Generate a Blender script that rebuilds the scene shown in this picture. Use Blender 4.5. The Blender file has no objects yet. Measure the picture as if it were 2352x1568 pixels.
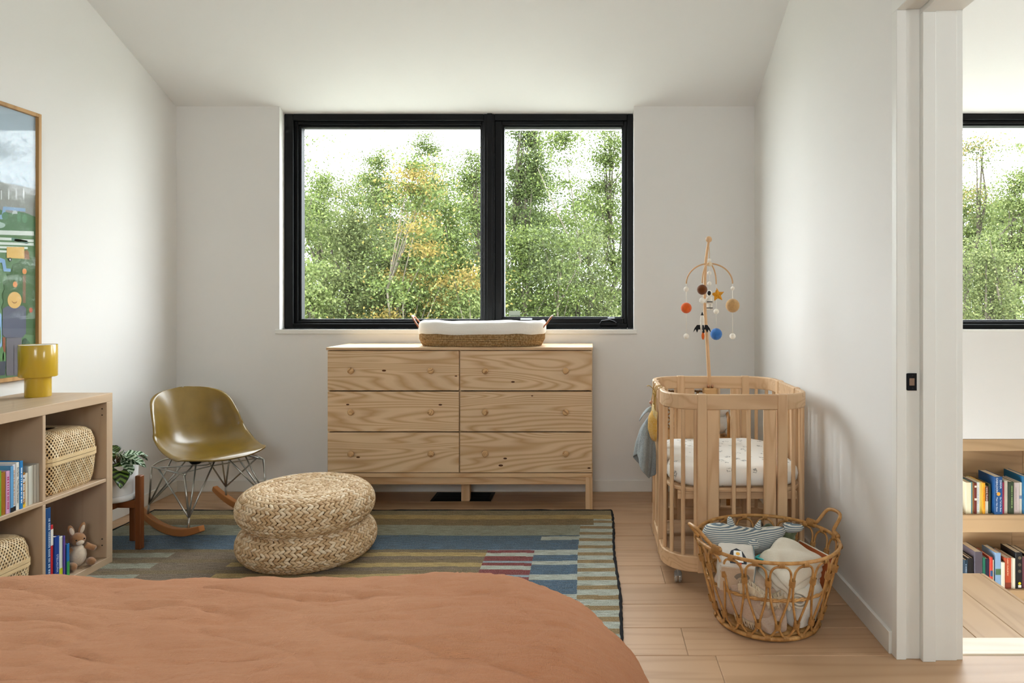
import bpy, bmesh, math, random
import numpy as np
from mathutils import Vector, Matrix

scene = bpy.context.scene
COL = scene.collection
PI = math.pi
random.seed(7)

# ---------------------------------------------------------------- camera
FPX, PX, PY, CAMZ = 1568.0, 1361.0, 690.0, 1.185      # focal length and principal point in pixels of the 2352x1568 frame
cam_data = bpy.data.cameras.new('camera')
cam = bpy.data.objects.new('camera', cam_data)
COL.objects.link(cam)
cam.location = (0, 0, CAMZ)
cam.rotation_euler = (PI / 2, 0, 0)
cam_data.sensor_width = 36.0
cam_data.lens = 36.0 * FPX / 2352.0
cam_data.shift_x = (1176.0 - PX) / 2352.0
cam_data.shift_y = -(784.0 - PY) / 2352.0
cam_data.clip_end = 300
scene.camera = cam

# ---------------------------------------------------------------- sky and daylight
SKY = 18.0
world = bpy.data.worlds.new('overcast_sky')
scene.world = world
world.use_nodes = True
bg = world.node_tree.nodes['Background']
bg.inputs[0].default_value = (0.90, 0.97, 1.0, 1)
bg.inputs[1].default_value = SKY

def portal(name, loc, rot, sx, sy):
    l = bpy.data.lights.new(name, 'AREA')
    l.shape = 'RECTANGLE'; l.size = sx; l.size_y = sy
    l.cycles.is_portal = True
    o = bpy.data.objects.new(name, l); COL.objects.link(o)
    o.location = loc; o.rotation_euler = rot
    return o
# light portals sit in the window openings, seen and added, and only guide the sampling of the sky
portal('portal_bedroom_window', (-0.845, 4.46, 1.69), (PI / 2, 0, PI), 2.2, 1.36)
portal('portal_added_rear_window', (-0.4, -1.53, 1.85), (PI / 2, 0, 0), 1.2, 0.95)
portal('portal_hall_window', (2.55, 4.46, 1.69), (PI / 2, 0, PI), 1.6, 1.36)
portal('portal_added_hall_window', (3.85, 1.1, 1.65), (PI / 2, 0, PI / 2), 1.1, 1.2)

scene.view_settings.view_transform = 'Standard'
scene.view_settings.look = 'None'
scene.view_settings.exposure = -0.27
scene.view_settings.gamma = 1.0
scene.view_settings.use_curve_mapping = False
cy = scene.cycles
cy.use_denoising = True
cy.use_adaptive_sampling = True
cy.adaptive_threshold = 0.15
cy.max_bounces = 8
cy.diffuse_bounces = 5
cy.glossy_bounces = 3
cy.transmission_bounces = 6
cy.transparent_max_bounces = 12
cy.caustics_reflective = False
cy.caustics_refractive = False
cy.sample_clamp_indirect = 6.0

# ---------------------------------------------------------------- helpers
def P(x, y, Y):
    """the point seen at pixel (x, y) at the depth Y of the room"""
    return Vector(((x - PX) * Y / FPX, Y, CAMZ - (y - PY) * Y / FPX))

def lin(c):
    if isinstance(c, str):
        c = c.lstrip('#'); c = c if len(c) == 6 else ''.join(k * 2 for k in c); c = tuple(int(c[i:i + 2], 16) / 255 for i in (0, 2, 4))
    return tuple((v / 12.92 if v <= 0.04045 else ((v + 0.055) / 1.055) ** 2.4) for v in c[:3]) + (1.0,)

class MB:
    """collects shapes; build() links them as one mesh object"""
    def __init__(self): self.v = []; self.f = []; self.m = []
    def add(self, vs, fs, mi=0):
        o = len(self.v)
        self.v.extend([tuple(p) for p in vs])
        for f in fs:
            self.f.append([i + o for i in f]); self.m.append(mi)
        return self
    def box(self, x0, x1, y0, y1, z0, z1, b=0.0, mi=0, M=None):
        lo = (min(x0, x1), min(y0, y1), min(z0, z1)); hi = (max(x0, x1), max(y0, y1), max(z0, z1))
        cs = [(sx, sy, sz) for sx in (0, 1) for sy in (0, 1) for sz in (0, 1)]
        if b <= 0:
            vs = [((lo, hi)[c[0]][0], (lo, hi)[c[1]][1], (lo, hi)[c[2]][2]) for c in cs]
            fs = [(0, 1, 3, 2), (4, 6, 7, 5), (0, 4, 5, 1), (2, 3, 7, 6), (0, 2, 6, 4), (1, 5, 7, 3)]
        else:
            b = min(b, *(0.49 * (hi[i] - lo[i]) for i in range(3)))
            idx = {}; vs = []
            for c in cs:
                for a in range(3):
                    p = []
                    for k in range(3):
                        q = hi[k] if c[k] else lo[k]
                        if k != a: q += -b if c[k] else b
                        p.append(q)
                    idx[(c, a)] = len(vs); vs.append(tuple(p))
            fs = []
            for a in range(3):
                u, w = [k for k in range(3) if k != a]
                for s in (0, 1):
                    quad = []
                    for (pu, pw) in ((0, 0), (1, 0), (1, 1), (0, 1)):
                        c = [0, 0, 0]; c[a] = s; c[u] = pu; c[w] = pw
                        quad.append(idx[(tuple(c), a)])
                    fs.append(quad)
                for pu in (0, 1):
                    for pw in (0, 1):
                        c0 = [0, 0, 0]; c0[u] = pu; c0[w] = pw; c0[a] = 0
                        c1 = list(c0); c1[a] = 1
                        c0 = tuple(c0); c1 = tuple(c1)
                        fs.append([idx[(c0, u)], idx[(c0, w)], idx[(c1, w)], idx[(c1, u)]])
            for c in cs: fs.append([idx[(c, 0)], idx[(c, 1)], idx[(c, 2)]])
        if M is not None: vs = [M @ Vector(p) for p in vs]
        return self.add(vs, fs, mi)
    def tube(self, path, r, n=8, closed=False, mi=0, cap=True, flat=1.0):
        path = [Vector(p) for p in path]; k = len(path)
        rs = list(r) if hasattr(r, '__len__') else [r] * k
        vs = []; fs = []
        prev = None
        for i in range(k):
            if closed: t = path[(i + 1) % k] - path[i - 1]
            else: t = path[min(i + 1, k - 1)] - path[max(i - 1, 0)]
            t.normalize()
            if prev is None:
                a = Vector((0, 0, 1)) if abs(t.z) < 0.9 else Vector((1, 0, 0))
                u = t.cross(a).normalized()
            else:
                u = (prev - t * prev.dot(t))
                if u.length < 1e-6: u = t.orthogonal()
                u.normalize()
            prev = u; w = t.cross(u)
            for j in range(n):
                a = 2 * PI * j / n
                vs.append(path[i] + rs[i] * (math.cos(a) * u + math.sin(a) * w * flat))
        for i in range(k if closed else k - 1):
            for j in range(n):
                a = i * n + j; b = i * n + (j + 1) % n
                c = ((i + 1) % k) * n + (j + 1) % n; d = ((i + 1) % k) * n + j
                fs.append((a, b, c, d))
        if cap and not closed:
            fs.append(tuple(range(n))[::-1]); fs.append(tuple((k - 1) * n + j for j in range(n)))
        return self.add(vs, fs, mi)
    def lathe(self, prof, n=24, c=(0, 0, 0), mi=0, closed=False, M=None):
        vs = []; fs = []; k = len(prof)
        for (r, z) in prof:
            for j in range(n):
                a = 2 * PI * j / n
                vs.append(Vector((c[0] + r * math.cos(a), c[1] + r * math.sin(a), c[2] + z)))
        for i in range(k if closed else k - 1):
            for j in range(n):
                i2 = (i + 1) % k
                fs.append((i * n + j, i * n + (j + 1) % n, i2 * n + (j + 1) % n, i2 * n + j))
        if M is not None: vs = [M @ p for p in vs]
        return self.add(vs, fs, mi)
    def ball(self, c, r, n=12, sc=(1, 1, 1), mi=0, M=None):
        m = max(4, n // 2); vs = []; fs = []
        for i in range(1, m):
            th = PI * i / m
            for j in range(n):
                a = 2 * PI * j / n
                vs.append(Vector((r * sc[0] * math.sin(th) * math.cos(a), r * sc[1] * math.sin(th) * math.sin(a), r * sc[2] * math.cos(th))))
        top = len(vs); vs.append(Vector((0, 0, r * sc[2]))); vs.append(Vector((0, 0, -r * sc[2])))
        for i in range(m - 2):
            for j in range(n):
                fs.append((i * n + j, i * n + (j + 1) % n, (i + 1) * n + (j + 1) % n, (i + 1) * n + j))
        for j in range(n):
            fs.append((top, j, (j + 1) % n)); fs.append((top + 1, (m - 2) * n + (j + 1) % n, (m - 2) * n + j))
        if M is not None: vs = [M @ p for p in vs]
        vs = [p + Vector(c) for p in vs]
        return self.add(vs, fs, mi)
    def prism(self, poly, fn, t0, t1, mi=0):
        """poly: 2-D outline; fn(u, v, t) -> 3-D point"""
        n = len(poly)
        vs = [fn(u, v, t0) for (u, v) in poly] + [fn(u, v, t1) for (u, v) in poly]
        fs = [tuple(range(n))[::-1], tuple(range(n, 2 * n))]
        for i in range(n): fs.append((i, (i + 1) % n, n + (i + 1) % n, n + i))
        return self.add(vs, fs, mi)
    def grid(self, fn, nu, nv, mi=0, closed_u=False):
        vs = [fn(i / (nu if closed_u else nu - 1), j / (nv - 1)) for j in range(nv) for i in range(nu)]
        fs = []
        for j in range(nv - 1):
            for i in range(nu if closed_u else nu - 1):
                fs.append((j * nu + i, j * nu + (i + 1) % nu, (j + 1) * nu + (i + 1) % nu, (j + 1) * nu + i))
        return self.add(vs, fs, mi)
    def mesh(self, name, mats, smooth=False, recalc=True):
        me = bpy.data.meshes.new(name)
        me.from_pydata(self.v, [], self.f)
        if not isinstance(mats, (list, tuple)): mats = [mats]
        for m in mats: me.materials.append(m)
        if len(mats) > 1: me.polygons.foreach_set('material_index', self.m)
        if recalc:
            bm = bmesh.new(); bm.from_mesh(me)
            bmesh.ops.recalc_face_normals(bm, faces=bm.faces)
            bm.to_mesh(me); bm.free()
        if smooth: me.polygons.foreach_set('use_smooth', [True] * len(me.polygons))
        me.update()
        return me
    def build(self, name, mats, parent=None, smooth=False, loc=(0, 0, 0), rot=(0, 0, 0), recalc=True):
        return put(name, self.mesh(name, mats, smooth, recalc), parent, loc, rot)

def put(name, me, parent=None, loc=(0, 0, 0), rot=(0, 0, 0)):
    o = bpy.data.objects.new(name, me); COL.objects.link(o)
    o.parent = parent; o.location = loc; o.rotation_euler = rot
    return o

def tag(o, label=None, cat=None, group=None, kind=None):
    if label: o['label'] = label
    if cat: o['category'] = cat
    if group: o['group'] = group
    if kind: o['kind'] = kind
    return o

def thing(name, label, cat, loc=(0, 0, 0), rotz=0, group=None, kind=None):
    o = bpy.data.objects.new(name, None); COL.objects.link(o)
    o.location = loc; o.rotation_euler = (0, 0, rotz); o.empty_display_size = 0.05
    return tag(o, label, cat, group, kind)

def copy_tree(o, parent=None):
    c = o.copy(); COL.objects.link(c); c.parent = parent
    for ch in list(o.children): copy_tree(ch, c)
    return c

def mod_subsurf(o, lv=1):
    m = o.modifiers.new('smooth', 'SUBSURF'); m.levels = lv; m.render_levels = lv; return o
def mod_solid(o, t, off=0):
    m = o.modifiers.new('thick', 'SOLIDIFY'); m.thickness = t; m.offset = off; return o

def smoothpath(pts, sub=6):
    """Catmull-Rom through the points"""
    pts = [Vector(p) for p in pts]; out = []
    for i in range(len(pts) - 1):
        p0 = pts[max(i - 1, 0)]; p1 = pts[i]; p2 = pts[i + 1]; p3 = pts[min(i + 2, len(pts) - 1)]
        for k in range(sub):
            t = k / sub
            out.append(0.5 * ((2 * p1) + (p2 - p0) * t + (2 * p0 - 5 * p1 + 4 * p2 - p3) * t * t + (3 * p1 - p0 - 3 * p2 + p3) * t ** 3))
    out.append(pts[-1]); return out

def interp(xs, ys, x):
    return float(np.interp(x, xs, ys))

def rrect(hw, hd, r, n=8):
    """outline of a rounded rectangle, counter-clockwise, with straight runs subdivided"""
    pts = []
    for (cx, cyy, a0) in ((hw - r, hd - r, 0), (-hw + r, hd - r, 90), (-hw + r, -hd + r, 180), (hw - r, -hd + r, 270)):
        for k in range(n + 1):
            a = math.radians(a0 + 90 * k / n)
            pts.append((cx + r * math.cos(a), cyy + r * math.sin(a)))
    return pts

# ---------------------------------------------------------------- materials
class NT:
    def __init__(self, name):
        self.m = bpy.data.materials.new(name); self.m.use_nodes = True
        self.t = self.m.node_tree; self.n = self.t.nodes; self.l = self.t.links
        self.b = self.n['Principled BSDF']
        self.out = self.n['Material Output']
    def node(self, ty, **kw):
        nd = self.n.new(ty)
        for k, v in kw.items(): setattr(nd, k, v)
        return nd
    def link(self, a, b): self.l.new(a, b)
    def math(self, op, a, b=None):
        nd = self.node('ShaderNodeMath', operation=op)
        for i, q in enumerate((a, b)):
            if q is None: continue
            if isinstance(q, (int, float)): nd.inputs[i].default_value = q
            else: self.link(q, nd.inputs[i])
        return nd.outputs[0]
    def coords(self, scale=(1, 1, 1), rnd=True, kind='Object'):
        tc = self.node('ShaderNodeTexCoord')
        src = tc.outputs[kind]
        if rnd:
            oi = self.node('ShaderNodeObjectInfo')
            sc = self.node('ShaderNodeVectorMath', operation='SCALE')
            sc.inputs[0].default_value = (17.3, 29.1, 11.7)
            self.link(oi.outputs['Random'], sc.inputs['Scale'])
            ad = self.node('ShaderNodeVectorMath', operation='ADD')
            self.link(src, ad.inputs[0]); self.link(sc.outputs[0], ad.inputs[1]); src = ad.outputs[0]
        mp = self.node('ShaderNodeMapping'); mp.inputs['Scale'].default_value = scale
        self.link(src, mp.inputs['Vector'])
        return mp.outputs[0]
    def noise(self, vec, scale=5, detail=2, rough=0.5, dist=0):
        nd = self.node('ShaderNodeTexNoise'); nd.inputs['Scale'].default_value = scale
        nd.inputs['Detail'].default_value = detail; nd.inputs['Roughness'].default_value = rough
        nd.inputs['Distortion'].default_value = dist
        if vec is not None: self.link(vec, nd.inputs['Vector'])
        return nd.outputs['Fac']
    def ramp(self, fac, stops):
        nd = self.node('ShaderNodeValToRGB'); cr = nd.color_ramp
        while len(cr.elements) < len(stops): cr.elements.new(0.5)
        for e, (p, c) in zip(cr.elements, stops):
            e.position = p; e.color = lin(c) if isinstance(c, str) else (tuple(c) + (1.0,))[:4]
        self.link(fac, nd.inputs[0]); return nd.outputs[0]
    def mix(self, fac, a, b, mode='MIX'):
        nd = self.node('ShaderNodeMix', data_type='RGBA', blend_type=mode)
        for sock, q in ((nd.inputs[0], fac), (nd.inputs[6], a), (nd.inputs[7], b)):
            if isinstance(q, (int, float)): sock.default_value = q
            elif isinstance(q, str): sock.default_value = lin(q)
            elif isinstance(q, tuple): sock.default_value = q
            else: self.link(q, sock)
        return nd.outputs[2]
    def base(self, c):
        if isinstance(c, str): self.b.inputs['Base Color'].default_value = lin(c)
        elif isinstance(c, tuple): self.b.inputs['Base Color'].default_value = (c + (1.0,))[:4]
        else: self.link(c, self.b.inputs['Base Color'])
    def set(self, rough=0.5, spec=0.5, metal=0.0, coat=0.0, sheen=0.0):
        self.b.inputs['Roughness'].default_value = rough
        self.b.inputs['Specular IOR Level'].default_value = spec
        self.b.inputs['Metallic'].default_value = metal
        self.b.inputs['Coat Weight'].default_value = coat
        self.b.inputs['Sheen Weight'].default_value = sheen
    def bump(self, h, strength=0.3, dist=0.002):
        nd = self.node('ShaderNodeBump'); nd.inputs['Strength'].default_value = strength
        nd.inputs['Distance'].default_value = dist
        self.link(h, nd.inputs['Height']); self.link(nd.outputs[0], self.b.inputs['Normal'])

_plain = {}
def plain(col, rough=0.5, spec=0.4, metal=0.0, coat=0.0, sheen=0.0, var=0.06, vscale=14, bump=0.0):
    """one colour with slight mottling"""
    key = (col, rough, spec, metal, coat, sheen, var, vscale, bump)
    if key in _plain: return _plain[key]
    m = NT('plain_' + str(len(_plain))); c = lin(col) if isinstance(col, str) else col
    if var <= 0.02:
        m.base(c[:3]); m.set(rough, spec, metal, coat, sheen); _plain[key] = m.m; return m.m
    v = m.coords()
    nz = m.noise(v, vscale, 3, 0.55)
    lo = tuple(max(0, q * (1 - var)) for q in c[:3]); hi = tuple(min(1, q * (1 + var)) for q in c[:3])
    m.base(m.ramp(nz, [(0.3, lo), (0.7, hi)])); m.set(rough, spec, metal, coat, sheen)
    if bump: m.bump(m.noise(v, vscale * 12, 2), bump, 0.001)
    _plain[key] = m.m; return m.m

def wood(name, dark, light, axis='X', rings=9.0, contrast=1.0, rough=0.55, stretch=14.0, scale=1.0, tint=0.12, knots=False, spec=0.35, thin=0.5):
    m = NT(name)
    lo, hi = 0.62 * scale, 0.62 * scale * stretch
    sc = {'X': (lo, hi, hi), 'Y': (hi, lo, hi), 'Z': (hi, hi, lo)}[axis]
    v = m.coords(sc)
    big = m.noise(v, 1.0, 1.5, 0.35, 0.3)
    ring = m.math('PINGPONG', m.math('MULTIPLY', big, rings), 0.5)
    ring = m.math('MULTIPLY', ring, 2.0)
    lo2, hi2 = 5.0, 190.0
    v2 = m.coords({'X': (lo2, hi2, hi2), 'Y': (hi2, lo2, hi2), 'Z': (hi2, hi2, lo2)}[axis])
    fine = m.noise(v2, 1.0, 2, 0.6)
    wide = m.noise(m.coords((1.1, 1.1, 1.1)), 3.0, 2)
    c = m.ramp(ring, [(0.0, light), (thin, light), (0.98, dark)])
    lc = m.mix(0.5, light, dark)
    c = m.mix(1 - contrast if contrast < 1 else 0.0, c, lc)
    c = m.mix(m.math('MULTIPLY', fine, 0.35), c, m.mix(0.55, dark, light))
    hs = m.node('ShaderNodeHueSaturation')
    oi = m.node('ShaderNodeObjectInfo')
    val = m.math('ADD', m.math('MULTIPLY', m.math('SUBTRACT', oi.outputs['Random'], 0.5), tint * 2), 1.0)
    val = m.math('ADD', val, m.math('MULTIPLY', m.math('SUBTRACT', wide, 0.5), 0.22))
    m.link(val, hs.inputs['Value']); m.link(c, hs.inputs['Color'])
    c = hs.outputs[0]
    if knots:
        vo = m.node('ShaderNodeTexVoronoi'); vo.inputs['Scale'].default_value = 1.0
        kk = {'X': (2.6, 4.5, 4.5), 'Y': (4.5, 2.6, 4.5), 'Z': (4.5, 4.5, 2.6)}[axis]
        m.link(m.coords(kk), vo.inputs['Vector'])
        k = m.ramp(vo.outputs['Distance'], [(0.035, (1, 1, 1)), (0.07, (0, 0, 0))])
        c = m.mix(k, c, '#5d3b1d')
    m.base(c); m.set(rough, spec)
    m.bump(fine, 0.12, 0.0008)
    return m.m

def islands(name, stops, rough=0.7, spec=0.25, sheen=0.0, transl=0.0, k=1.0):
    """each loose piece of the mesh gets its own tone"""
    m = NT(name); g = m.node('ShaderNodeNewGeometry')
    stops = [(p, tuple(v * k for v in lin(q)[:3])) for (p, q) in stops]
    c = m.ramp(g.outputs['Random Per Island'], stops)
    m.base(c); m.set(rough, spec, sheen=sheen)
    if transl:
        tr = m.node('ShaderNodeBsdfTranslucent'); m.link(c, tr.inputs[0])
        mx = m.node('ShaderNodeMixShader'); mx.inputs[0].default_value = transl
        m.link(m.b.outputs[0], mx.inputs[1]); m.link(tr.outputs[0], mx.inputs[2]); m.link(mx.outputs[0], m.out.inputs[0])
    return m.m

def cloth(name, col, col2=None, scale=420, rough=0.95, bump=0.35, sheen=0.15, fold=3.0):
    m = NT(name); v = m.coords(rnd=False)
    w1 = m.noise(m.coords((scale * 0.12, scale, scale), rnd=False), 1.0, 2)
    w2 = m.noise(m.coords((scale, scale * 0.12, scale), rnd=False), 1.0, 2)
    wv = m.math('ADD', w1, w2)
    big = m.noise(v, fold, 3)
    c = m.ramp(big, [(0.25, col), (0.8, col2 or col)])
    c = m.mix(m.math('MULTIPLY', m.math('SUBTRACT', wv, 0.75), 0.35), c, m.mix(0.6, col, '#ffffff'))
    m.base(c); m.set(rough, 0.1, sheen=sheen); m.bump(wv, bump, 0.0012)
    return m.m

def glass_mat(name, refl=0.002):
    m = NT(name)
    tr = m.node('ShaderNodeBsdfTransparent'); gl = m.node('ShaderNodeBsdfGlossy'); gl.inputs['Roughness'].default_value = 0.0
    mx = m.node('ShaderNodeMixShader'); mx.inputs[0].default_value = refl
    m.link(tr.outputs[0], mx.inputs[1]); m.link(gl.outputs[0], mx.inputs[2]); m.link(mx.outputs[0], m.out.inputs[0])
    return m.m

M_WALL = plain('#e3e1dd', 0.9, 0.2, var=0.012, vscale=3)
M_CEIL = plain('#e6e5e2', 0.92, 0.15, var=0.01, vscale=3)
M_TRIM = plain('#e3e2dc', 0.45, 0.4, var=0.01)
M_OAK = wood('oak_floor', '#a2805e', '#c4a180', 'X', rings=6, contrast=0.38, rough=0.45, tint=0.06)
M_OAKY = wood('oak_floor_lengthwise', '#a08160', '#bd9e7b', 'Y', rings=6, contrast=0.38, rough=0.45, tint=0.06)
M_PINE_X = wood('pine_x', '#c0966a', '#e0c098', 'X', rings=11, contrast=0.75, rough=0.5, stretch=15, tint=0.04)
M_PINE_Y = wood('pine_y', '#c0966a', '#e0c098', 'Y', rings=11, contrast=0.75, rough=0.5, stretch=15, tint=0.04)
M_PINE_Z = wood('pine_z', '#c0966a', '#e0c098', 'Z', rings=11, contrast=0.75, rough=0.5, stretch=15, tint=0.04)
M_CRIB_X = wood('crib_wood_x', '#c09872', '#dcbb94', 'X', rings=9, contrast=0.6, rough=0.5, stretch=16, tint=0.05)
M_CRIB_Z = wood('crib_wood_z', '#c09872', '#dcbb94', 'Z', rings=9, contrast=0.6, rough=0.5, stretch=16, tint=0.05)
M_SHELF = wood('shelf_laminate', '#b0967a', '#c4ab8e', 'Y', rings=5, contrast=0.35, rough=0.45, tint=0.03)
M_SHELFZ = wood('shelf_laminate_z', '#b0967a', '#c4ab8e', 'Z', rings=5, contrast=0.35, rough=0.45, tint=0.03)
M_WALNUT = wood('walnut', '#5f3519', '#824b26', 'Z', rings=6, contrast=0.6, rough=0.45, tint=0.05)
M_ROCKER = wood('rocker_wood', '#8f5527', '#b87a44', 'Y', rings=6, contrast=0.6, rough=0.45, tint=0.03)
M_BLACK = plain('#070809', 0.5, 0.2, var=0.015)
M_GLASS = glass_mat('window_glass')
# ================================================================ the setting
XL, XR, XH, YB, YR = -2.588, 1.007, 1.221, 4.245, -1.3
SL = 0.44                                             # slope of the ceiling
def ceil_z(y): return 2.392 + (YB - y) * SL if y > 1.4 else 2.392 + (YB - 1.4) * SL - (1.4 - y) * SL

b = MB()                                              # vaulted ceiling: two slopes with thickness
prof = [(YB + 0.22, ceil_z(YB + 0.22)), (1.4, ceil_z(1.4)), (YR - 0.25, ceil_z(YR - 0.25))]
poly = prof + [(y, z + 0.16) for (y, z) in reversed(prof)]
b.prism(poly, lambda u, v, t: (t, u, v), -2.8, 3.85)
tag(b.build('ceiling', M_CEIL), kind='structure')

WX0, WX1, WZ0, WZ1 = -1.9465, 0.257, 1.006, 2.366     # bedroom window opening
WY = 4.305
b = MB()
b.box(XL - 0.12, WX0, YB, YB + 0.2, -0.2, 2.6); b.box(WX1, 1.11, YB, YB + 0.2, -0.2, 2.6)
b.box(WX0, WX1, YB, YB + 0.2, -0.2, WZ0)
tag(b.build('wall_back', M_WALL), kind='structure')
b = MB(); b.box(XL - 0.12, XL, YR - 0.2, YB + 0.2, -0.2, 4.0)
tag(b.build('wall_left', M_WALL), kind='structure')
b = MB()
b.box(XR, XH, 2.287, YB, -0.2, 4.0); b.box(XR, XH, YR, 1.27, -0.2, 4.0); b.box(XR, XH, 1.27, 2.287, 2.19, 4.0)
tag(b.build('wall_right', M_WALL), kind='structure')
RW = (-1.0, 0.2, 1.375, 2.325)  # opening of the added rear window
b = MB()
b.box(XL - 0.12, RW[0], YR - 0.2, YR, -0.2, 3.0); b.box(RW[1], 3.7, YR - 0.2, YR, -0.2, 3.0)
b.box(RW[0], RW[1], YR - 0.2, YR, -0.2, RW[2]); b.box(RW[0], RW[1], YR - 0.2, YR, RW[3], 3.0)
tag(b.build('wall_rear', M_WALL), kind='structure')

def baseboard(name, *a):
    b = MB(); b.box(*a, b=0.0015); return tag(b.build(name, M_TRIM), kind='structure')
baseboard('baseboard_back', XL, XR, YB - 0.013, YB, 0, 0.07)
baseboard('baseboard_left', XL, XL + 0.013, YR, YB - 0.013, 0, 0.07)
baseboard('baseboard_right', XR - 0.013, XR, 2.29, YB - 0.013, 0, 0.075)

# floor: a base slab and every plank a part
b = MB()
b.box(XL - 0.12, XH, YR - 0.2, YB + 0.2, -0.25, -0.016); b.box(XH, 3.7, YR - 0.2, 2.29, -0.25, -0.016)
floor = tag(b.build('floor', plain('#3a2a1c', 0.9)), kind='structure')
PW = 0.193
rows = []
k = 4
while True:
    y1 = 3.631 + PW * k; y0 = y1 - PW
    if y1 < YR: break
    rows.append((max(y0, YR), min(y1, YB))); k -= 1
rnd = random.Random(3)
for (y0, y1) in rows:
    if y1 - y0 < 0.02: continue
    xe = 3.6 if y1 <= 2.30 else XR
    x = XL - rnd.uniform(0, 1.7)
    while x < xe:
        L = rnd.uniform(1.5, 2.2); a, c = max(x, XL), min(x + L, xe)
        if c - a > 0.05:
            q = MB(); w = (c - a) / 2; d = (y1 - y0) / 2
            q.box(-w + 0.0005, w - 0.0005, -d + 0.0008, d - 0.0008, -0.015, 0, b=0.0018)
            q.build('plank', M_OAK, floor, loc=((a + c) / 2, (y0 + y1) / 2, 0))
        x += L

# ---- bedroom window: black frame, fixed light and casement
win = thing('window_1', None, None, (0, 0, 0), kind='structure')
def wx(x): return (x - PX) * WY / FPX
def wz(y): return CAMZ - (y - PY) * WY / FPX
def frame(parent, name, x0, x1, z0, z1, t, ya, yb, mat=M_BLACK, bev=0.003):
    """four members of a rectangular frame; t = (left, right, bottom, top)"""
    for (nm, a) in (('stile', (x0, x0 + t[0], ya, yb, z0, z1)), ('stile', (x1 - t[1], x1, ya, yb, z0, z1)),
                    ('frame_rail', (x0 + t[0], x1 - t[1], ya, yb, z0, z0 + t[2])), ('frame_rail', (x0 + t[0], x1 - t[1], ya, yb, z1 - t[3], z1))):
        q = MB(); q.box(*a, b=bev); q.build(nm, mat, parent)
def px_frame(parent, xa, xb, ya, yb, t, y0, y1):
    frame(parent, 'f', wx(xa), wx(xb), wz(yb), wz(ya), t, y0, y1)
X0, X1, XM = WX0 + 0.002, WX1 - 0.002, wx(1121)
px = WY / FPX
frame(win, 'f', X0, XM, WZ0 + 0.004, WZ1 - 0.004, (20 * px, 10 * px, 11 * px, 15 * px), WY, WY + 0.11)
frame(win, 'f', X0 + 20 * px, XM - 10 * px, WZ0 + 0.004 + 11 * px, WZ1 - 0.004 - 15 * px, (8 * px, 6 * px, 6 * px, 8 * px), WY + 0.022, WY + 0.10)
frame(win, 'f', X0 + 28 * px, XM - 16 * px, WZ0 + 0.004 + 17 * px, WZ1 - 0.004 - 23 * px, (6 * px, 4 * px, 4 * px, 5 * px), WY + 0.036, WY + 0.09)
frame(win, 'f', XM, X1, WZ0 + 0.004, WZ1 - 0.004, (15 * px, 13 * px, 11 * px, 15 * px), WY, WY + 0.11)
frame(win, 'f', XM + 15 * px, X1 - 13 * px, WZ0 + 0.004 + 11 * px, WZ1 - 0.004 - 15 * px, (16 * px, 8 * px, 12 * px, 9 * px), WY + 0.014, WY + 0.10)
frame(win, 'f', XM + 31 * px, X1 - 21 * px, WZ0 + 0.004 + 23 * px, WZ1 - 0.004 - 24 * px, (5 * px, 4 * px, 3 * px, 4 * px), WY + 0.03, WY + 0.09)
q = MB(); q.box(wx(1119), wx(1131), WY - 0.006, WY + 0.11, WZ0 + 0.004, WZ1 - 0.002, b=0.002); q.build('mullion', M_BLACK, win)
for (a, c) in ((wx(683), wx(1107)), (wx(1154), wx(1432))):
    q = MB(); q.box(a, c, WY + 0.06, WY + 0.066, wz(736), wz(284)); q.build('pane', M_GLASS, win)
q = MB()                                               # folding crank handle of the casement
q.box(wx(1377), wx(1418), WY - 0.02, WY + 0.002, wz(749), wz(739), b=0.006)
q.tube([(wx(1413), WY - 0.012, wz(740)), (wx(1400), WY - 0.016, wz(735)), (wx(1382), WY - 0.016, wz(737)), (wx(1379), WY - 0.014, wz(743))], 0.006, 8)
q.build('crank_handle', M_BLACK, win)
q = MB(); q.box(wx(1195), wx(1222), WY + 0.006, WY + 0.014, wz(734.5), wz(730.5), b=0.001)
tag(q.build('hinge', plain('#b9bcc0', 0.35, 0.5, metal=0.8), win), 'silver hinge')
q = MB(); q.box(wx(1396), wx(1412), WY + 0.006, WY + 0.014, wz(731.5), wz(729), b=0.001)
tag(q.build('hinge', plain('#b9bcc0', 0.35, 0.5, metal=0.8), win), 'silver hinge')
q = MB(); q.box(wx(1166), wx(1192), WY + 0.0585, WY + 0.0595, wz(726), wz(714))
tag(q.build('sticker', plain('#a8b3a0', 0.3, 0.5), win), 'small pale sticker')

b = MB()
b.box(WX0 - 0.024, WX1 + 0.02, YB - 0.012, YB, WZ0 - 0.028, WZ0, b=0.002)
b.box(WX0, WX1, YB - 0.01, WY + 0.0, WZ0 - 0.016, WZ0, b=0.001)
tag(b.build('trim_1', M_TRIM), kind='structure')

# ---- small unseen window behind the camera, added for fill light
win2 = thing('added_window_2', None, None, (0, 0, 0), kind='structure')
frame(win2, 'f', RW[0], RW[1], RW[2], RW[3], (0.04, 0.04, 0.04, 0.04), YR - 0.15, YR - 0.06)

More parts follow.
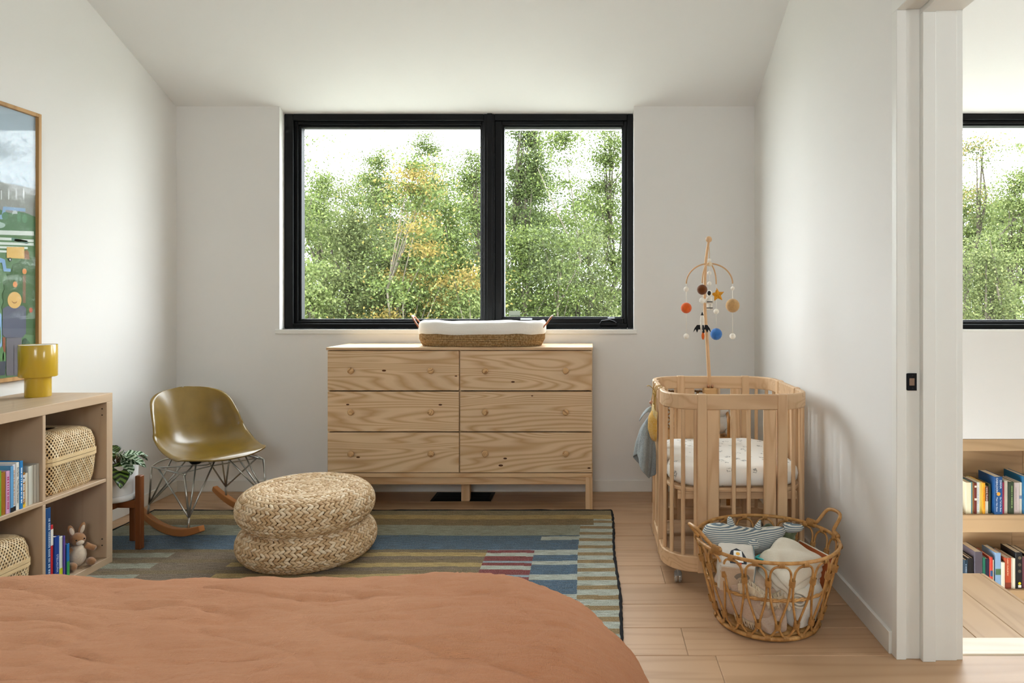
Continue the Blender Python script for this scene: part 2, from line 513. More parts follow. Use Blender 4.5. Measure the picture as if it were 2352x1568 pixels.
# ---- doorway in the right wall: jamb boards, stop and casing
door = thing('door_1', None, None, (0, 0, 0), kind='structure')
JY, HZ = 2.25, 2.144
strips = [('casing', 1.003, 1.0355, 2.252, 0.0), ('jamb_board', 1.0355, 1.083, 2.258, -0.005), ('door_stop', 1.083, 1.126, 2.238, 0.012),
          ('jamb_board', 1.126, 1.2, 2.247, 0.004), ('casing', 1.2, 1.222, 2.252, 0.0)]
for (nm, xa, xb, yf, dz) in strips:
    q = MB(); q.box(xa, xb, yf, 2.288, 0, HZ - dz, b=0.0015); q.build(nm, M_TRIM, door)
    q = MB(); q.box(xa, xb, 1.27, 2.288, HZ - dz, 2.192, b=0.0015); q.build(nm, M_TRIM, door)
    q = MB(); q.box(xa, xb, 1.268, 1.268 + (2.29 - yf), 0, HZ - dz, b=0.0015); q.build(nm, M_TRIM, door)
q = MB()
zc = (0.888 + 0.945) / 2; R0 = 0.0285
def strike(u, v, t): return (1.05 + u, 2.258 - 0.002 - t, zc + v)
outer = [(0.0205, -R0), (0.0205, R0), (-0.008, R0)] + [(-0.008 - 0.0135 * math.sin(a), R0 * math.cos(a)) for a in np.linspace(0.2, PI - 0.2, 9)] + [(-0.008, -R0)]
q.prism(outer, strike, -0.001, 0.002)
sp = q.build('strike_plate', plain('#15161a', 0.35, 0.5, metal=0.5), door)
q = MB(); q.box(1.05 - 0.004, 1.05 + 0.013, 2.2528, 2.2545, zc - 0.012, zc + 0.012, b=0.0008); tag(q.build('latch_hole', plain('#8d7562', 0.6), sp), 'brown latch hole')
for s in (-1, 1):
    q = MB(); q.ball((1.05 + 0.006, 2.2538, zc + s * 0.021), 0.0026, 8, (1, 0.4, 1)); q.build('screw', plain('#2a2c30', 0.3, metal=0.7), sp)

# ---- hall beyond the doorway: back wall with window, book niche, stair landing
HX1 = 3.6
HW = (1.75, 3.35)
b = MB()
b.box(1.11, HW[0], YB, YB + 0.2, 0.325, 2.6); b.box(HW[1], HX1 + 0.1, YB, YB + 0.2, 0.325, 2.6)
b.box(HW[0], HW[1], YB, YB + 0.2, 0.325, WZ0)
b.box(1.11, HX1 + 0.1, YB + 0.26, YB + 0.34, -1.5, 0.4)
tag(b.build('wall_hall_back', M_WALL), kind='structure')
SW = (0.55, 1.65, 1.05, 2.25)  # opening of the added side window
b = MB()
b.box(HX1, HX1 + 0.15, YR, SW[0], -1.5, 4.0); b.box(HX1, HX1 + 0.15, SW[1], YB + 0.2, -1.5, 4.0)
b.box(HX1, HX1 + 0.15, SW[0], SW[1], -1.5, SW[2]); b.box(HX1, HX1 + 0.15, SW[0], SW[1], SW[3], 4.0)
tag(b.build('wall_hall_right', M_WALL), kind='structure')
win3 = thing('window_3', None, None, (0, 0, 0), kind='structure')
frame(win3, 'f', HW[0], HW[1], WZ0, WZ1, (0.055, 0.055, 0.03, 0.04), WY, WY + 0.11)
frame(win3, 'f', HW[0] + 0.055, HW[1] - 0.055, WZ0 + 0.03, WZ1 - 0.04, (0.03, 0.03, 0.018, 0.02), WY + 0.016, WY + 0.1)
frame(win3, 'f', HW[0] + 0.085, HW[1] - 0.085, WZ0 + 0.048, WZ1 - 0.06, (0.015, 0.015, 0.008, 0.012), WY + 0.03, WY + 0.09)
q = MB(); q.box(HW[0] + 0.08, HW[1] - 0.08, WY + 0.06, WY + 0.066, WZ0 + 0.045, WZ1 - 0.055); q.build('pane', M_GLASS, win3)
b = MB(); b.box(HW[0], HW[1], YB - 0.008, WY, WZ0 - 0.014, WZ0, b=0.001)
tag(b.build('trim_2', M_TRIM), kind='structure')
win4 = thing('added_window_4', None, None, (0, 0, 0), kind='structure')  # unseen side window, added to brighten the hall
for (ya, yb, za, zb) in ((SW[0], SW[1], SW[2], SW[2] + 0.06), (SW[0], SW[1], SW[3] - 0.06, SW[3]), (SW[0], SW[0] + 0.06, SW[2], SW[3]), (SW[1] - 0.06, SW[1], SW[2], SW[3]), (1.07, 1.13, SW[2], SW[3])):
    q = MB(); q.box(HX1 + 0.04, HX1 + 0.11, ya, yb, za, zb, b=0.003); q.build('stile', M_BLACK, win4)

# stair nosing with sunlight painted in as a pale tone, landing one step down and the lower floor of the stairwell
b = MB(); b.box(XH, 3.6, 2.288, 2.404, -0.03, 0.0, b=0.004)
tag(b.build('trim_3', wood('sunlit_oak', '#cdb596', '#e2d2ba', 'X', rings=6, contrast=0.4, rough=0.4)), kind='structure')
LZ = -0.18
b = MB(); b.box(XH, 1.955, 2.404, 3.42, LZ - 0.2, LZ - 0.016); b.box(XH, 3.6, 2.39, 2.404, LZ - 1.2, -0.03)
land = tag(b.build('floor_landing', M_OAKY), kind='structure')
x = 1.94
while x > XH:
    x0 = max(x - PW, XH); q = MB(); w = (x - x0) / 2
    q.box(-w + 0.0008, w - 0.0008, -0.5075, 0.5075, -0.015, 0, b=0.0018); q.build('plank', M_OAKY, land, loc=((x + x0) / 2, 2.9125, LZ)); x -= PW
q = MB(); q.box(1.9405, 1.962, 2.405, 3.42, LZ - 0.04, LZ, b=0.004); q.build('nosing', M_OAKY, land)
b = MB(); b.box(XH, 3.6, 2.39, 4.6, -1.5, -1.4)
tag(b.build('floor_lower', M_OAK), kind='structure')

# outside ground, out of view, made pale to bounce light onto the ceiling
b = MB(); b.box(-90, 90, 4.8, 120, -3.6, -3.4)
tag(b.build('ground', plain('#abaca2', 0.95, 0.1, var=0.15, vscale=0.8)), kind='structure')
# ================================================================ trees outside
M_BARK = plain('#3f3a31', 0.9, 0.1, var=0.3, vscale=6, bump=0.4)
M_BIRCH = plain('#575145', 0.85, 0.1, var=0.25, vscale=5, bump=0.3)
LK = 0.44
LEAF = {
    'green': islands('leaf_green', [(0.0, '#4d5c2c'), (0.4, '#677a3a'), (0.75, '#7f8f49'), (1.0, '#9aa75f')], 0.6, 0.3, transl=0.5, k=LK),
    'deep': islands('leaf_deep', [(0.0, '#46552b'), (0.5, '#5e6f38'), (1.0, '#7b8a4c')], 0.6, 0.3, transl=0.5, k=LK),
    'olive': islands('leaf_olive', [(0.0, '#4f5a33'), (0.5, '#707b48'), (1.0, '#939a63')], 0.7, 0.2, transl=0.45, k=LK),
    'gold': islands('leaf_gold', [(0.0, '#857a3a'), (0.5, '#a8924a'), (1.0, '#c0a85e')], 0.6, 0.3, transl=0.5, k=LK),
    'lime': islands('leaf_lime', [(0.0, '#66783e'), (0.5, '#839250'), (1.0, '#9ca566')], 0.6, 0.3, transl=0.5, k=LK),
}
def leaf_mesh(name, pts, size, rng, mat, flat=0.45):
    n = len(pts)
    nrm = rng.normal(size=(n, 3)); nrm[:, 2] = np.abs(nrm[:, 2]) * (1 + flat)
    nrm /= np.linalg.norm(nrm, axis=1)[:, None]
    a = rng.normal(size=(n, 3)); u = np.cross(nrm, a); u /= np.linalg.norm(u, axis=1)[:, None]
    w = np.cross(nrm, u)
    s = size * rng.uniform(0.6, 1.3, size=(n, 1))
    v = np.empty((n, 4, 3))
    v[:, 0] = pts - u * s; v[:, 1] = pts + w * s * 0.55 + nrm * s * 0.15
    v[:, 2] = pts + u * s; v[:, 3] = pts - w * s * 0.55 + nrm * s * 0.15
    me = bpy.data.meshes.new(name)
    me.vertices.add(n * 4); me.vertices.foreach_set('co', v.reshape(-1))
    me.loops.add(n * 4); me.loops.foreach_set('vertex_index', np.arange(n * 4, dtype=np.int32))
    me.polygons.add(n); me.polygons.foreach_set('loop_start', np.arange(0, n * 4, 4, dtype=np.int32))
    me.polygons.foreach_set('loop_total', np.full(n, 4, dtype=np.int32))
    me.materials.append(mat); me.update(); me.validate()
    return me

GZ = -3.4
def tree(label, px, topy, Y, wpx, kind, seed, leaves=8000, base=0.25, size=0.055, bark=None, clusters=110, gold=0, name='deciduous_tree', sig=0.24, trunk_r=0.09):
    leaves = int(leaves * 4.8); size *= 0.52
    rng = np.random.default_rng(seed)
    top = P(px, topy, Y); H = top.z - GZ; R = wpx * Y / FPX / 2
    root = thing(name, label, 'tree', (top.x, Y, GZ), group='trees outside the window')
    # trunk and limbs
    q = MB(); tp = [(0, 0, 0)]
    for k in range(1, 9):
        tp.append((rng.normal() * 0.035 * k, rng.normal() * 0.035 * k, H * 0.93 * k / 8))
    q.tube(tp, [trunk_r * (1 - 0.85 * k / 8) for k in range(9)], 7)
    q.build('trunk', bark or M_BARK, root, smooth=True)
    cen = []
    bm = MB()
    for k in range(clusters):
        h = base + (1 - base) * (rng.uniform() ** 0.9)
        t = (h - base) / (1 - base)
        w = R * max(0.12, math.sin(PI * min(1, 0.12 + 0.86 * t ** 0.75)) ** 0.8) * (1.0 + 0.28 * math.sin(7 * t + seed) * math.cos(3.0 * t + 2 * seed))
        h *= 1 + 0.05 * rng.normal() * t
        a = rng.uniform(0, 2 * PI); rr = w * math.sqrt(rng.uniform(0.05, 1))
        c = np.array((rr * math.cos(a), rr * math.sin(a), h * H)); cen.append(c)
        if k % 3 == 0:
            i = min(7, int((h * 0.8) / 0.93 * 8)); s = Vector(tp[i])
            mid = s.lerp(Vector(c), 0.5) + Vector((0, 0, 0.12))
            bm.tube([s, mid, c], [trunk_r * 0.35, trunk_r * 0.22, 0.006], 5)
    bm.build('branch', bark or M_BARK, root, smooth=True)
    cen = np.array(cen)
    def cloud(idx, n, mat, nm):
        ci = cen[rng.choice(idx, n)]
        pts = ci + rng.normal(size=(n, 3)) * np.array((sig * 0.95, sig * 0.95, sig * 0.4)) * (0.35 + rng.gamma(2.0, 0.36, size=(n, 1)))
        o = put(nm, leaf_mesh(nm, pts, size, rng, mat), root); o['kind'] = 'stuff'
    idx = np.arange(len(cen))
    if gold:
        gi = idx[rng.choice(len(idx), int(len(idx) * gold), replace=False)]; rest = np.setdiff1d(idx, gi)
        cloud(gi, int(leaves * gold), LEAF['gold'], 'golden_foliage'); cloud(rest, int(leaves * (1 - gold)), LEAF[kind], 'foliage')
    else: cloud(idx, leaves, LEAF[kind], 'foliage')
    return root

TREES = [
    # label, px, top y, Y, width px, kind, options
    ('sparse green tree at the left edge of the bedroom window', 640, 300, 12, 210, 'green', dict(leaves=3200, clusters=40, sig=0.3, base=0.3)),
    ('low green tree left in the bedroom window, below open sky', 745, 415, 17, 200, 'green', dict(leaves=8000)),
    ('rounded green tree left of centre in the large window pane', 868, 372, 19, 230, 'green', dict(leaves=9500)),
    ('green tree whose leaves are turning golden in the large pane', 945, 385, 11.5, 190, 'green', dict(leaves=4600, gold=0.42, sig=0.22, clusters=70, base=0.3, bark=M_BIRCH, trunk_r=0.05)),
    ('tall pointed green tree near the middle of the large pane', 985, 328, 20, 190, 'green', dict(leaves=8500, bark=M_BARK)),
    ('bushy green tree beside the window mullion', 1085, 352, 17, 170, 'green', dict(leaves=8000)),
    ('tall dense dark green tree right of the mullion', 1215, 240, 15, 190, 'deep', dict(leaves=9000, trunk_r=0.11)),
    ('slender pale-trunked tree in the right casement', 1290, 318, 13, 110, 'green', dict(leaves=3600, bark=M_BIRCH, trunk_r=0.045, clusters=50)),
    ('green tree at the right edge of the casement', 1405, 275, 16, 170, 'green', dict(leaves=7500)),
    ('olive grey-green willow in the lower left of the large pane', 800, 505, 12, 250, 'olive', dict(leaves=11000, base=0.1, size=0.05, name='willow_tree')),
    ('olive willow low in the middle of the large pane', 905, 560, 13, 220, 'olive', dict(leaves=9000, base=0.1, size=0.05, name='willow_tree')),
    ('lime yellow shrub low at the left window edge', 700, 610, 11, 90, 'lime', dict(leaves=2600, base=0.3, clusters=30, name='shrub')),
    ('golden green sapling low beside the mullion', 1080, 590, 11.5, 110, 'lime', dict(leaves=2600, base=0.35, clusters=30, gold=0.3, name='sapling', bark=M_BIRCH, trunk_r=0.035)),
    ('leafy green tree low in front of the mullion', 1020, 470, 13, 170, 'green', dict(leaves=6500, base=0.15, bark=M_BIRCH, trunk_r=0.05)),
    ('dark brown-green thicket tree low in the right casement', 1340, 560, 14, 220, 'olive', dict(leaves=8000, base=0.1, name='thicket_tree')),
    ('green tree low in the left part of the casement', 1200, 540, 13, 170, 'green', dict(leaves=6500, base=0.15, bark=M_BIRCH, trunk_r=0.07)),
    ('wide green tree far behind the left treeline', 720, 440, 25, 230, 'deep', dict(leaves=9000, base=0.05, sig=0.4, size=0.085)),
    ('wide green tree far behind the rounded tree', 850, 420, 27, 240, 'deep', dict(leaves=9000, base=0.05, sig=0.4, size=0.085)),
    ('wide green tree far behind the pointed tree', 985, 430, 26, 240, 'deep', dict(leaves=9000, base=0.05, sig=0.4, size=0.085)),
    ('wide green tree far behind the mullion', 1110, 430, 25, 220, 'deep', dict(leaves=9000, base=0.05, sig=0.4, size=0.085)),
    ('wide green tree far behind the dense dark tree', 1225, 420, 25, 230, 'deep', dict(leaves=9000, base=0.05, sig=0.4, size=0.085)),
    ('wide green tree far behind the casement edge', 1355, 440, 25, 240, 'deep', dict(leaves=9000, base=0.05, sig=0.4, size=0.085)),
    ('wide green tree seen only past the right casement edge', 1500, 400, 24, 260, 'deep', dict(leaves=7000, base=0.05, sig=0.4, size=0.085)),
    ('sparse pale tree with golden leaf tips in the hall window', 2225, 290, 15, 190, 'olive', dict(leaves=2600, clusters=34, gold=0.3, sig=0.3, base=0.35)),
    ('bright green tree at the right in the hall window', 2350, 390, 14, 190, 'lime', dict(leaves=7500, clusters=70)),
    ('green tree low in the hall window', 2240, 470, 16, 220, 'green', dict(leaves=9000, base=0.1)),
    ('olive shrub at the bottom of the hall window', 2270, 605, 12, 190, 'olive', dict(leaves=6000, base=0.1, size=0.05, name='shrub')),
    ('wide green tree far behind the hall window trees', 2300, 470, 25, 330, 'deep', dict(leaves=10000, base=0.05, sig=0.4, size=0.085)),
]
for i, (lb, x, ty, Y, w, kd, kw) in enumerate(TREES): tree(lb, x, ty, Y, w, kd, 100 + i, **kw)

# ================================================================ rug
RX0, RX1, RY0, RY1 = -2.46, 0.105, 0.75, 3.83
def rug_colour(x, y):
    olive, gold, brown, grey, blue = '#948664', '#c2a768', '#8d7650', '#a3a998', '#54728c'
    mint, red, pale, tan, brown2 = '#c6cfc6', '#8f4145', '#a3bccb', '#a3885c', '#6f6353'
    j = 0.004 * math.sin(x * 6.0 + y * 3) + 0.0015 * math.sin(x * 23)
    y = y + j
    if y > 3.745: return olive
    if y > 3.675: return gold
    if y > 3.575 and x < -0.0: return brown
    if x > -0.072:                                         # striped end border
        t = (y - 3.611) / 0.092; return mint if (t - math.floor(t)) > 0.42 else '#a38a60'
    if y > 3.42: return grey
    if y > 3.225:
        if x > -0.26 and 3.355 < y < 3.405: return mint
        return blue
    if x > -0.276:                                         # blue and mint blocks
        for (a, c, col) in ((3.205, 3.16, mint), (3.16, 3.09, blue), (3.09, 3.045, mint), (3.045, 2.94, blue), (2.94, 2.88, mint), (2.88, 2.74, blue), (2.74, 2.69, mint)):
            if c < y <= a + 0.02: return col
        return blue if (y * 4.7) % 1 > 0.35 else mint
    if x > -0.495 + (3.149 - y) * 0.04:                      # red and mint blocks
        t = (3.22 - y) / 0.155; f = t - math.floor(t)
        return red if (f < 0.22 or 0.5 < f < 0.86) else mint if f < 0.5 else pale
    # left part: brown field with gold and pale bars of staggered length
    t = (3.225 - y) / 0.125; k = math.floor(t); f = t - k
    if x < -1.95 + 0.0 * k and 0.35 < f < 0.8: return '#a8ad9c' if k < 3 else '#adbabd'
    if x > -1.62 + 0.0 * k and 0.3 < f < 0.68: return '#c4ac70'
    return '#8a7858' if f < 0.3 else '#887866'
def make_rug():
    nx, ny = 150, 640
    xs = np.linspace(RX0, RX1, nx + 1); ys = np.linspace(RY0, RY1, ny + 1)
    rng = np.random.default_rng(5)
    edge = 0.004 * np.sin(np.linspace(0, 22, ny + 1)) + rng.normal(size=ny + 1) * 0.0012
    vs = []; fs = []; cols = []
    for j, y in enumerate(ys):
        for i, x in enumerate(xs):
            dx = edge[j] * (i / nx) ** 6
            z = 0.009 + 0.0012 * math.sin(x * 7) * math.sin(y * 5)
            vs.append((x + dx, y, z))
    top = len(vs)
    for j in range(ny):
        for i in range(nx):
            a = j * (nx + 1) + i
            fs.append((a, a + 1, a + nx + 2, a + nx + 1)); cols.append([1.0 * q for q in lin(rug_colour((xs[i] + xs[i + 1]) / 2, (ys[j] + ys[j + 1]) / 2))])
    me = bpy.data.meshes.new('rug_pile'); me.from_pydata(vs, [], fs)
    at = me.color_attributes.new('weave', 'FLOAT_COLOR', 'CORNER')
    at.data.foreach_set('color', np.repeat(np.array(cols, dtype=np.float32), 4, axis=0).reshape(-1))
    m = NT('rug_wool'); vc = m.node('ShaderNodeVertexColor', layer_name='weave')
    streak = m.noise(m.coords((14, 260, 1), rnd=False), 1.0, 3, 0.7)
    knots = m.noise(m.coords((160, 420, 1), rnd=False), 1.0, 2, 0.6)
    c = m.mix(m.ramp(streak, [(0.38, (0.0, 0, 0)), (0.66, (0.95, 0.95, 0.95))]), vc.outputs[0], m.mix(1.0, vc.outputs[0], '#8d8574', 'MULTIPLY'))
    c = m.mix(m.ramp(knots, [(0.5, (0, 0, 0)), (0.68, (0.6, 0.6, 0.6))]), c, m.mix(0.4, vc.outputs[0], '#e6dfcc'))
    pep = m.noise(m.coords((330, 420, 1), rnd=False), 1.0, 3, 0.7)
    c = m.mix(m.ramp(pep, [(0.36, (0.85, 0.85, 0.85)), (0.47, (0, 0, 0))]), c, m.mix(1.0, vc.outputs[0], '#57503f', 'MULTIPLY'))
    m.base(c); m.set(0.97, 0.05, sheen=0.1); m.bump(knots, 0.6, 0.004)
    me.materials.append(m.m)
    root = thing('area_rug', 'striped wool rug in blue, olive, gold and mint under the pouf', 'rug', ((RX0 + RX1) / 2, (RY0 + RY1) / 2, 0))
    o = put('rug_pile', me, root, loc=(-(RX0 + RX1) / 2, -(RY0 + RY1) / 2, 0))
    mb = plain('#2a2a2c', 0.95, 0.1)
    off = Vector(root.location)
    for pts in ([(RX1 + edge[j], ys[j], 0.006) for j in range(0, ny + 1, 5)], [(x, RY1, 0.006) for x in np.linspace(RX0, RX1, 40)], [(RX0, y, 0.006) for y in np.linspace(RY0, RY1, 40)], [(x, RY0, 0.006) for x in np.linspace(RX0, RX1, 40)]):
        q = MB(); q.tube([Vector(p) - off for p in pts], [0.0065 + 0.001 * rng.normal() for _ in pts], 7); tag(q.build('binding', mb, root, smooth=True), 'dark bound edge')
make_rug()

# ================================================================ dresser
DF, DBk = 3.855, 4.225                                     # front and back
def dx(x): return (x - PX) * DF / FPX
def dz(y): return CAMZ - (y - PY) * DF / FPX
dc = Vector(((dx(750) + dx(1361)) / 2, (DF + DBk) / 2, 0))
dr = thing('chest_of_drawers', 'six-drawer pine chest with round wooden knobs under the window', 'dresser', dc)
def dbox(name, x0, x1, y0, y1, z0, z1, mat, b=0.002, parent=None):
    q = MB(); q.box(x0 - dc.x, x1 - dc.x, y0 - dc.y, y1 - dc.y, z0, z1, b=b)
    return q.build(name, mat, parent or dr)
ZT = dz(797.5)
dbox('top', dx(748.5), dx(1361.8), DF, DBk, dz(804.2), ZT, wood('pine_top', '#c0966a', '#e3c6a0', 'X', rings=12, contrast=0.6, rough=0.28, stretch=15, spec=0.5), 0.003)
dbox('side_panel', dx(751), dx(754.5), DF + 0.02, DBk - 0.004, dz(1087), dz(804.2), M_PINE_Z)
dbox('side_panel', dx(1357), dx(1360.3), DF + 0.02, DBk - 0.004, dz(1087), dz(804.2), M_PINE_Z)
dbox('back_panel', dx(754.5), dx(1357), DBk - 0.012, DBk - 0.005, dz(1087), dz(804.2), M_PINE_X)
dbox('divider', dx(1052), dx(1058), DF + 0.024, DBk - 0.02, dz(1087), dz(804.2), M_PINE_Z)
dbox('base_board', dx(751), dx(1360.3), DF + 0.006, DBk - 0.004, dz(1096.5), dz(1087), M_PINE_X)
dbox('apron', dx(766), dx(1346), DF + 0.03, DF + 0.048, dz(1114) - 0.004, dz(1096.5), M_PINE_X)
dbox('apron', dx(766), dx(1346), DBk - 0.04, DBk - 0.02, dz(1114), dz(1096.5), M_PINE_X)
for (a, c) in ((751, 768), (1344.6, 1361)):
    dbox('leg', dx(a), dx(c), DF + 0.008, DF + 0.05, 0, dz(1096.5), M_PINE_Z, 0.003)
    dbox('leg', dx(a), dx(c), DBk - 0.05, DBk - 0.01, 0, dz(1096.5), M_PINE_Z, 0.003)
dbox('leg', (1060 - PX) * 4.04 / FPX, (1079.5 - PX) * 4.04 / FPX, 4.03, 4.075, 0, dz(1096.5), M_PINE_Z, 0.002)
M_DRAW = wood('pine_drawer', '#bb9263', '#e6cba7', 'X', rings=22, contrast=0.75, rough=0.5, stretch=12, scale=1.05, tint=0.03, knots=False, thin=0.3)
M_KNOB = wood('pine_knob', '#94653a', '#dcb685', 'X', rings=40, contrast=1.0, rough=0.5, stretch=6, scale=3.0, tint=0.03)
M_KNOT = plain('#5a3517', 0.6, 0.3, var=0.3, vscale=60)
rows_px = ((805.7, 896.8), (899.3, 991), (993.4, 1085.3)); cols_px = ((751.6, 1053.8), (1056.4, 1360.0))
kx = ((807.4, 990.8), (1114.8, 1299.3)); ky = (850.7, 945.6, 1040.8)
knob_prof = [(0.0, 0.0), (0.0085, 0.0), (0.0085, 0.010), (0.0165, 0.014), (0.0182, 0.019), (0.0165, 0.026), (0.010, 0.0285), (0.0, 0.029)]
kq = MB(); kq.lathe(knob_prof, 20, M=Matrix.Rotation(PI / 2, 4, 'X')); knob_me = kq.mesh('knob', M_KNOB, True)
knots = {(0, 0): [(881.5, 851, 4.5), (1047, 863.5, 3)], (1, 0): [(798, 929, 3.5), (1011, 929.5, 4)], (2, 0): [(822, 1050, 4)],
         (0, 1): [(1178, 877, 4)], (1, 1): [(1222, 909, 2.4)], (2, 1): [(1160, 1053, 4), (1150, 1069, 5), (1353, 1075, 3.5)]}
for r, (ya, yb) in enumerate(rows_px):
    for c, (xa, xb) in enumerate(cols_px):
        cx_, cz_ = (dx(xa) + dx(xb)) / 2, (dz(ya) + dz(yb)) / 2
        q = MB(); hw, hh = (dx(xb) - dx(xa)) / 2, (dz(ya) - dz(yb)) / 2
        q.box(-hw, hw, 0, 0.018, -hh, hh, b=0.0018)
        q.box(-hw + 0.02, hw - 0.02, 0.018, 0.33, -hh + 0.012, hh - 0.02)
        d = q.build('drawer', M_DRAW, dr, loc=(cx_ - dc.x, DF + 0.004 - dc.y, cz_))
        for i in (0, 1):
            put('knob', knob_me, d, loc=(dx(kx[c][i]) - cx_, 0, dz(ky[r]) - cz_), rot=(0, random.uniform(-1.2, 1.2), 0))
        for (u, v, rr) in knots[(r, c)]:
            q = MB(); q.ball((0, 0, 0), rr * DF / FPX, 10, (1.1, 0.05, 0.5)); q.build('knot', M_KNOT, d, True, loc=(dx(u) - cx_, 0, dz(v) - cz_))

# black floor vent under the dresser
vy0, vy1 = 4.03, 4.215
fv = thing('floor_vent', 'black metal floor vent below the pine chest', 'vent', (-0.78, (vy0 + vy1) / 2, 0))
q = MB(); q.box(-0.18, 0.18, -0.0925, 0.0925, 0, 0.003, b=0.001); q.build('plate', M_BLACK, fv)
for k in range(9):
    q = MB(); q.box(-0.16, 0.16, -0.08 + k * 0.018, -0.07 + k * 0.018, 0.003, 0.006, b=0.0008); q.build('slat', M_BLACK, fv)

# ================================================================ changing basket on the dresser
def changing_basket():
    cx, cyy = ((953 + 1246) / 2 - PX) * 3.9 / FPX, 4.035
    hw, hd = 0.362, 0.152
    z0 = ZT + 0.001
    r = thing('changing_basket', 'oval seagrass changing basket with white knitted liner on the chest', 'basket', (cx, cyy, z0))
    def oval(a, s=1.0, e=2.6):
        c, sn = math.cos(a), math.sin(a)
        return Vector((hw * s * math.copysign(abs(c) ** (2 / e), c), hd * (s + (s - 1) * 1.2) * math.copysign(abs(sn) ** (2 / e), sn), 0))
    m = NT('seagrass'); v = m.coords((1, 1, 1), rnd=False)
    w = m.node('ShaderNodeTexWave', wave_type='BANDS', bands_direction='Z'); w.inputs['Scale'].default_value = 52; w.inputs['Distortion'].default_value = 1.5
    w.inputs['Detail Scale'].default_value = 20; m.link(v, w.inputs[0])
    nz = m.noise(m.coords((130, 130, 60), rnd=False), 1, 2)
    m.base(m.mix(m.ramp(nz, [(0.35, (0, 0, 0)), (0.7, (1, 1, 1))]), '#b38b56', '#e0bf8e')); m.set(0.8, 0.2); m.bump(w.outputs['Fac'], 0.9, 0.004)
    n = 72
    # woven wall of stacked rope rows
    q = MB(); rowsn = 8; hz = 0.074
    for k in range(rowsn):
        z = 0.005 + hz * k / (rowsn - 1)
        s = 0.955 + 0.045 * math.sin(min(1, k / 4) * PI / 2)
        q.tube([oval(2 * PI * i / n, s) + Vector((0, 0, z + 0.0006 * math.sin(i * 2.6 + k * PI))) for i in range(n)], [0.0056 + 0.0009 * math.sin(i * 3.1 + k * PI) for i in range(n)], 7, True)
    q.build('woven_wall', m.m, r, True)
    q = MB(); pts = [oval(2 * PI * i / n, 0.95) for i in range(n)]
    q.add([Vector((p.x, p.y, 0.004)) for p in pts], [tuple(range(n))]); q.build('bottom', m.m, r)
    # upright stakes over the rows
    st = MB()
    for i in range(0, n * 2):
        a = 2 * PI * i / (n * 2)
        st.tube([oval(a, 0.962) + Vector((0, 0, 0.004)), oval(a, 1.012) + Vector((0, 0, 0.04)), oval(a, 1.012) + Vector((0, 0, 0.076))], 0.0026, 5)
    st.build('stakes', m.m, r, True)
    # liner folded over the rim
    k = cloth('knit_white', '#efece4', '#f4f2ec', 160, bump=0.5)
    prof = [(1.018, 0.070), (1.030, 0.074), (1.034, 0.095), (1.028, 0.125), (1.012, 0.136), (0.985, 0.140), (0.955, 0.134), (0.945, 0.110), (0.93, 0.07)]
    q = MB(); rng = random.Random(4)
    wob = [0.0022 * math.sin(5 * 2 * PI * i / n + 1) + 0.0014 * math.sin(11 * 2 * PI * i / n) for i in range(n)]
    vs = []
    for j, (s, z) in enumerate(prof):
        for i in range(n):
            a = 2 * PI * i / n
            vs.append(oval(a, s + wob[i] * 1.4) + Vector((0, 0, z + wob[i] * 1.2 + (0.006 * math.cos(a) ** 2 if 1 < j < 7 else 0))))
    fs = [(j * n + i, j * n + (i + 1) % n, (j + 1) * n + (i + 1) % n, (j + 1) * n + i) for j in range(len(prof) - 1) for i in range(n)]
    q.add(vs, fs); q.build('liner', k, r, True)
    q = MB()
    pv = [(0.93, 0.07), (0.92, 0.112), (0.84, 0.124), (0.5, 0.116), (0.2, 0.112), (0.01, 0.112)]
    vs = []
    for (s, z) in pv:
        for i in range(n):
            p = oval(2 * PI * i / n, 1.0); vs.append(Vector((p.x * s, p.y * s, z)))
    q.add(vs, [(j * n + i, j * n + (i + 1) % n, (j + 1) * n + (i + 1) % n, (j + 1) * n + i) for j in range(len(pv) - 1) for i in range(n)])
    q.build('pad', k, r, True)
    lm = plain('#9a5a34', 0.45, 0.4, var=0.15, vscale=40)
    for s in (-1, 1):
        q = MB()
        path = smoothpath([(s * hw * 1.0, -0.05, 0.105), (s * hw * 1.07, -0.042, 0.140), (s * hw * 1.125, -0.02, 0.168), (s * hw * 1.13, 0.02, 0.170), (s * hw * 1.07, 0.042, 0.140), (s * hw * 1.0, 0.05, 0.105)], 5)
        q.tube(path, 0.0085, 8, flat=0.5); tag(q.build('handle', lm, r, True), 'brown leather handle')
changing_basket()

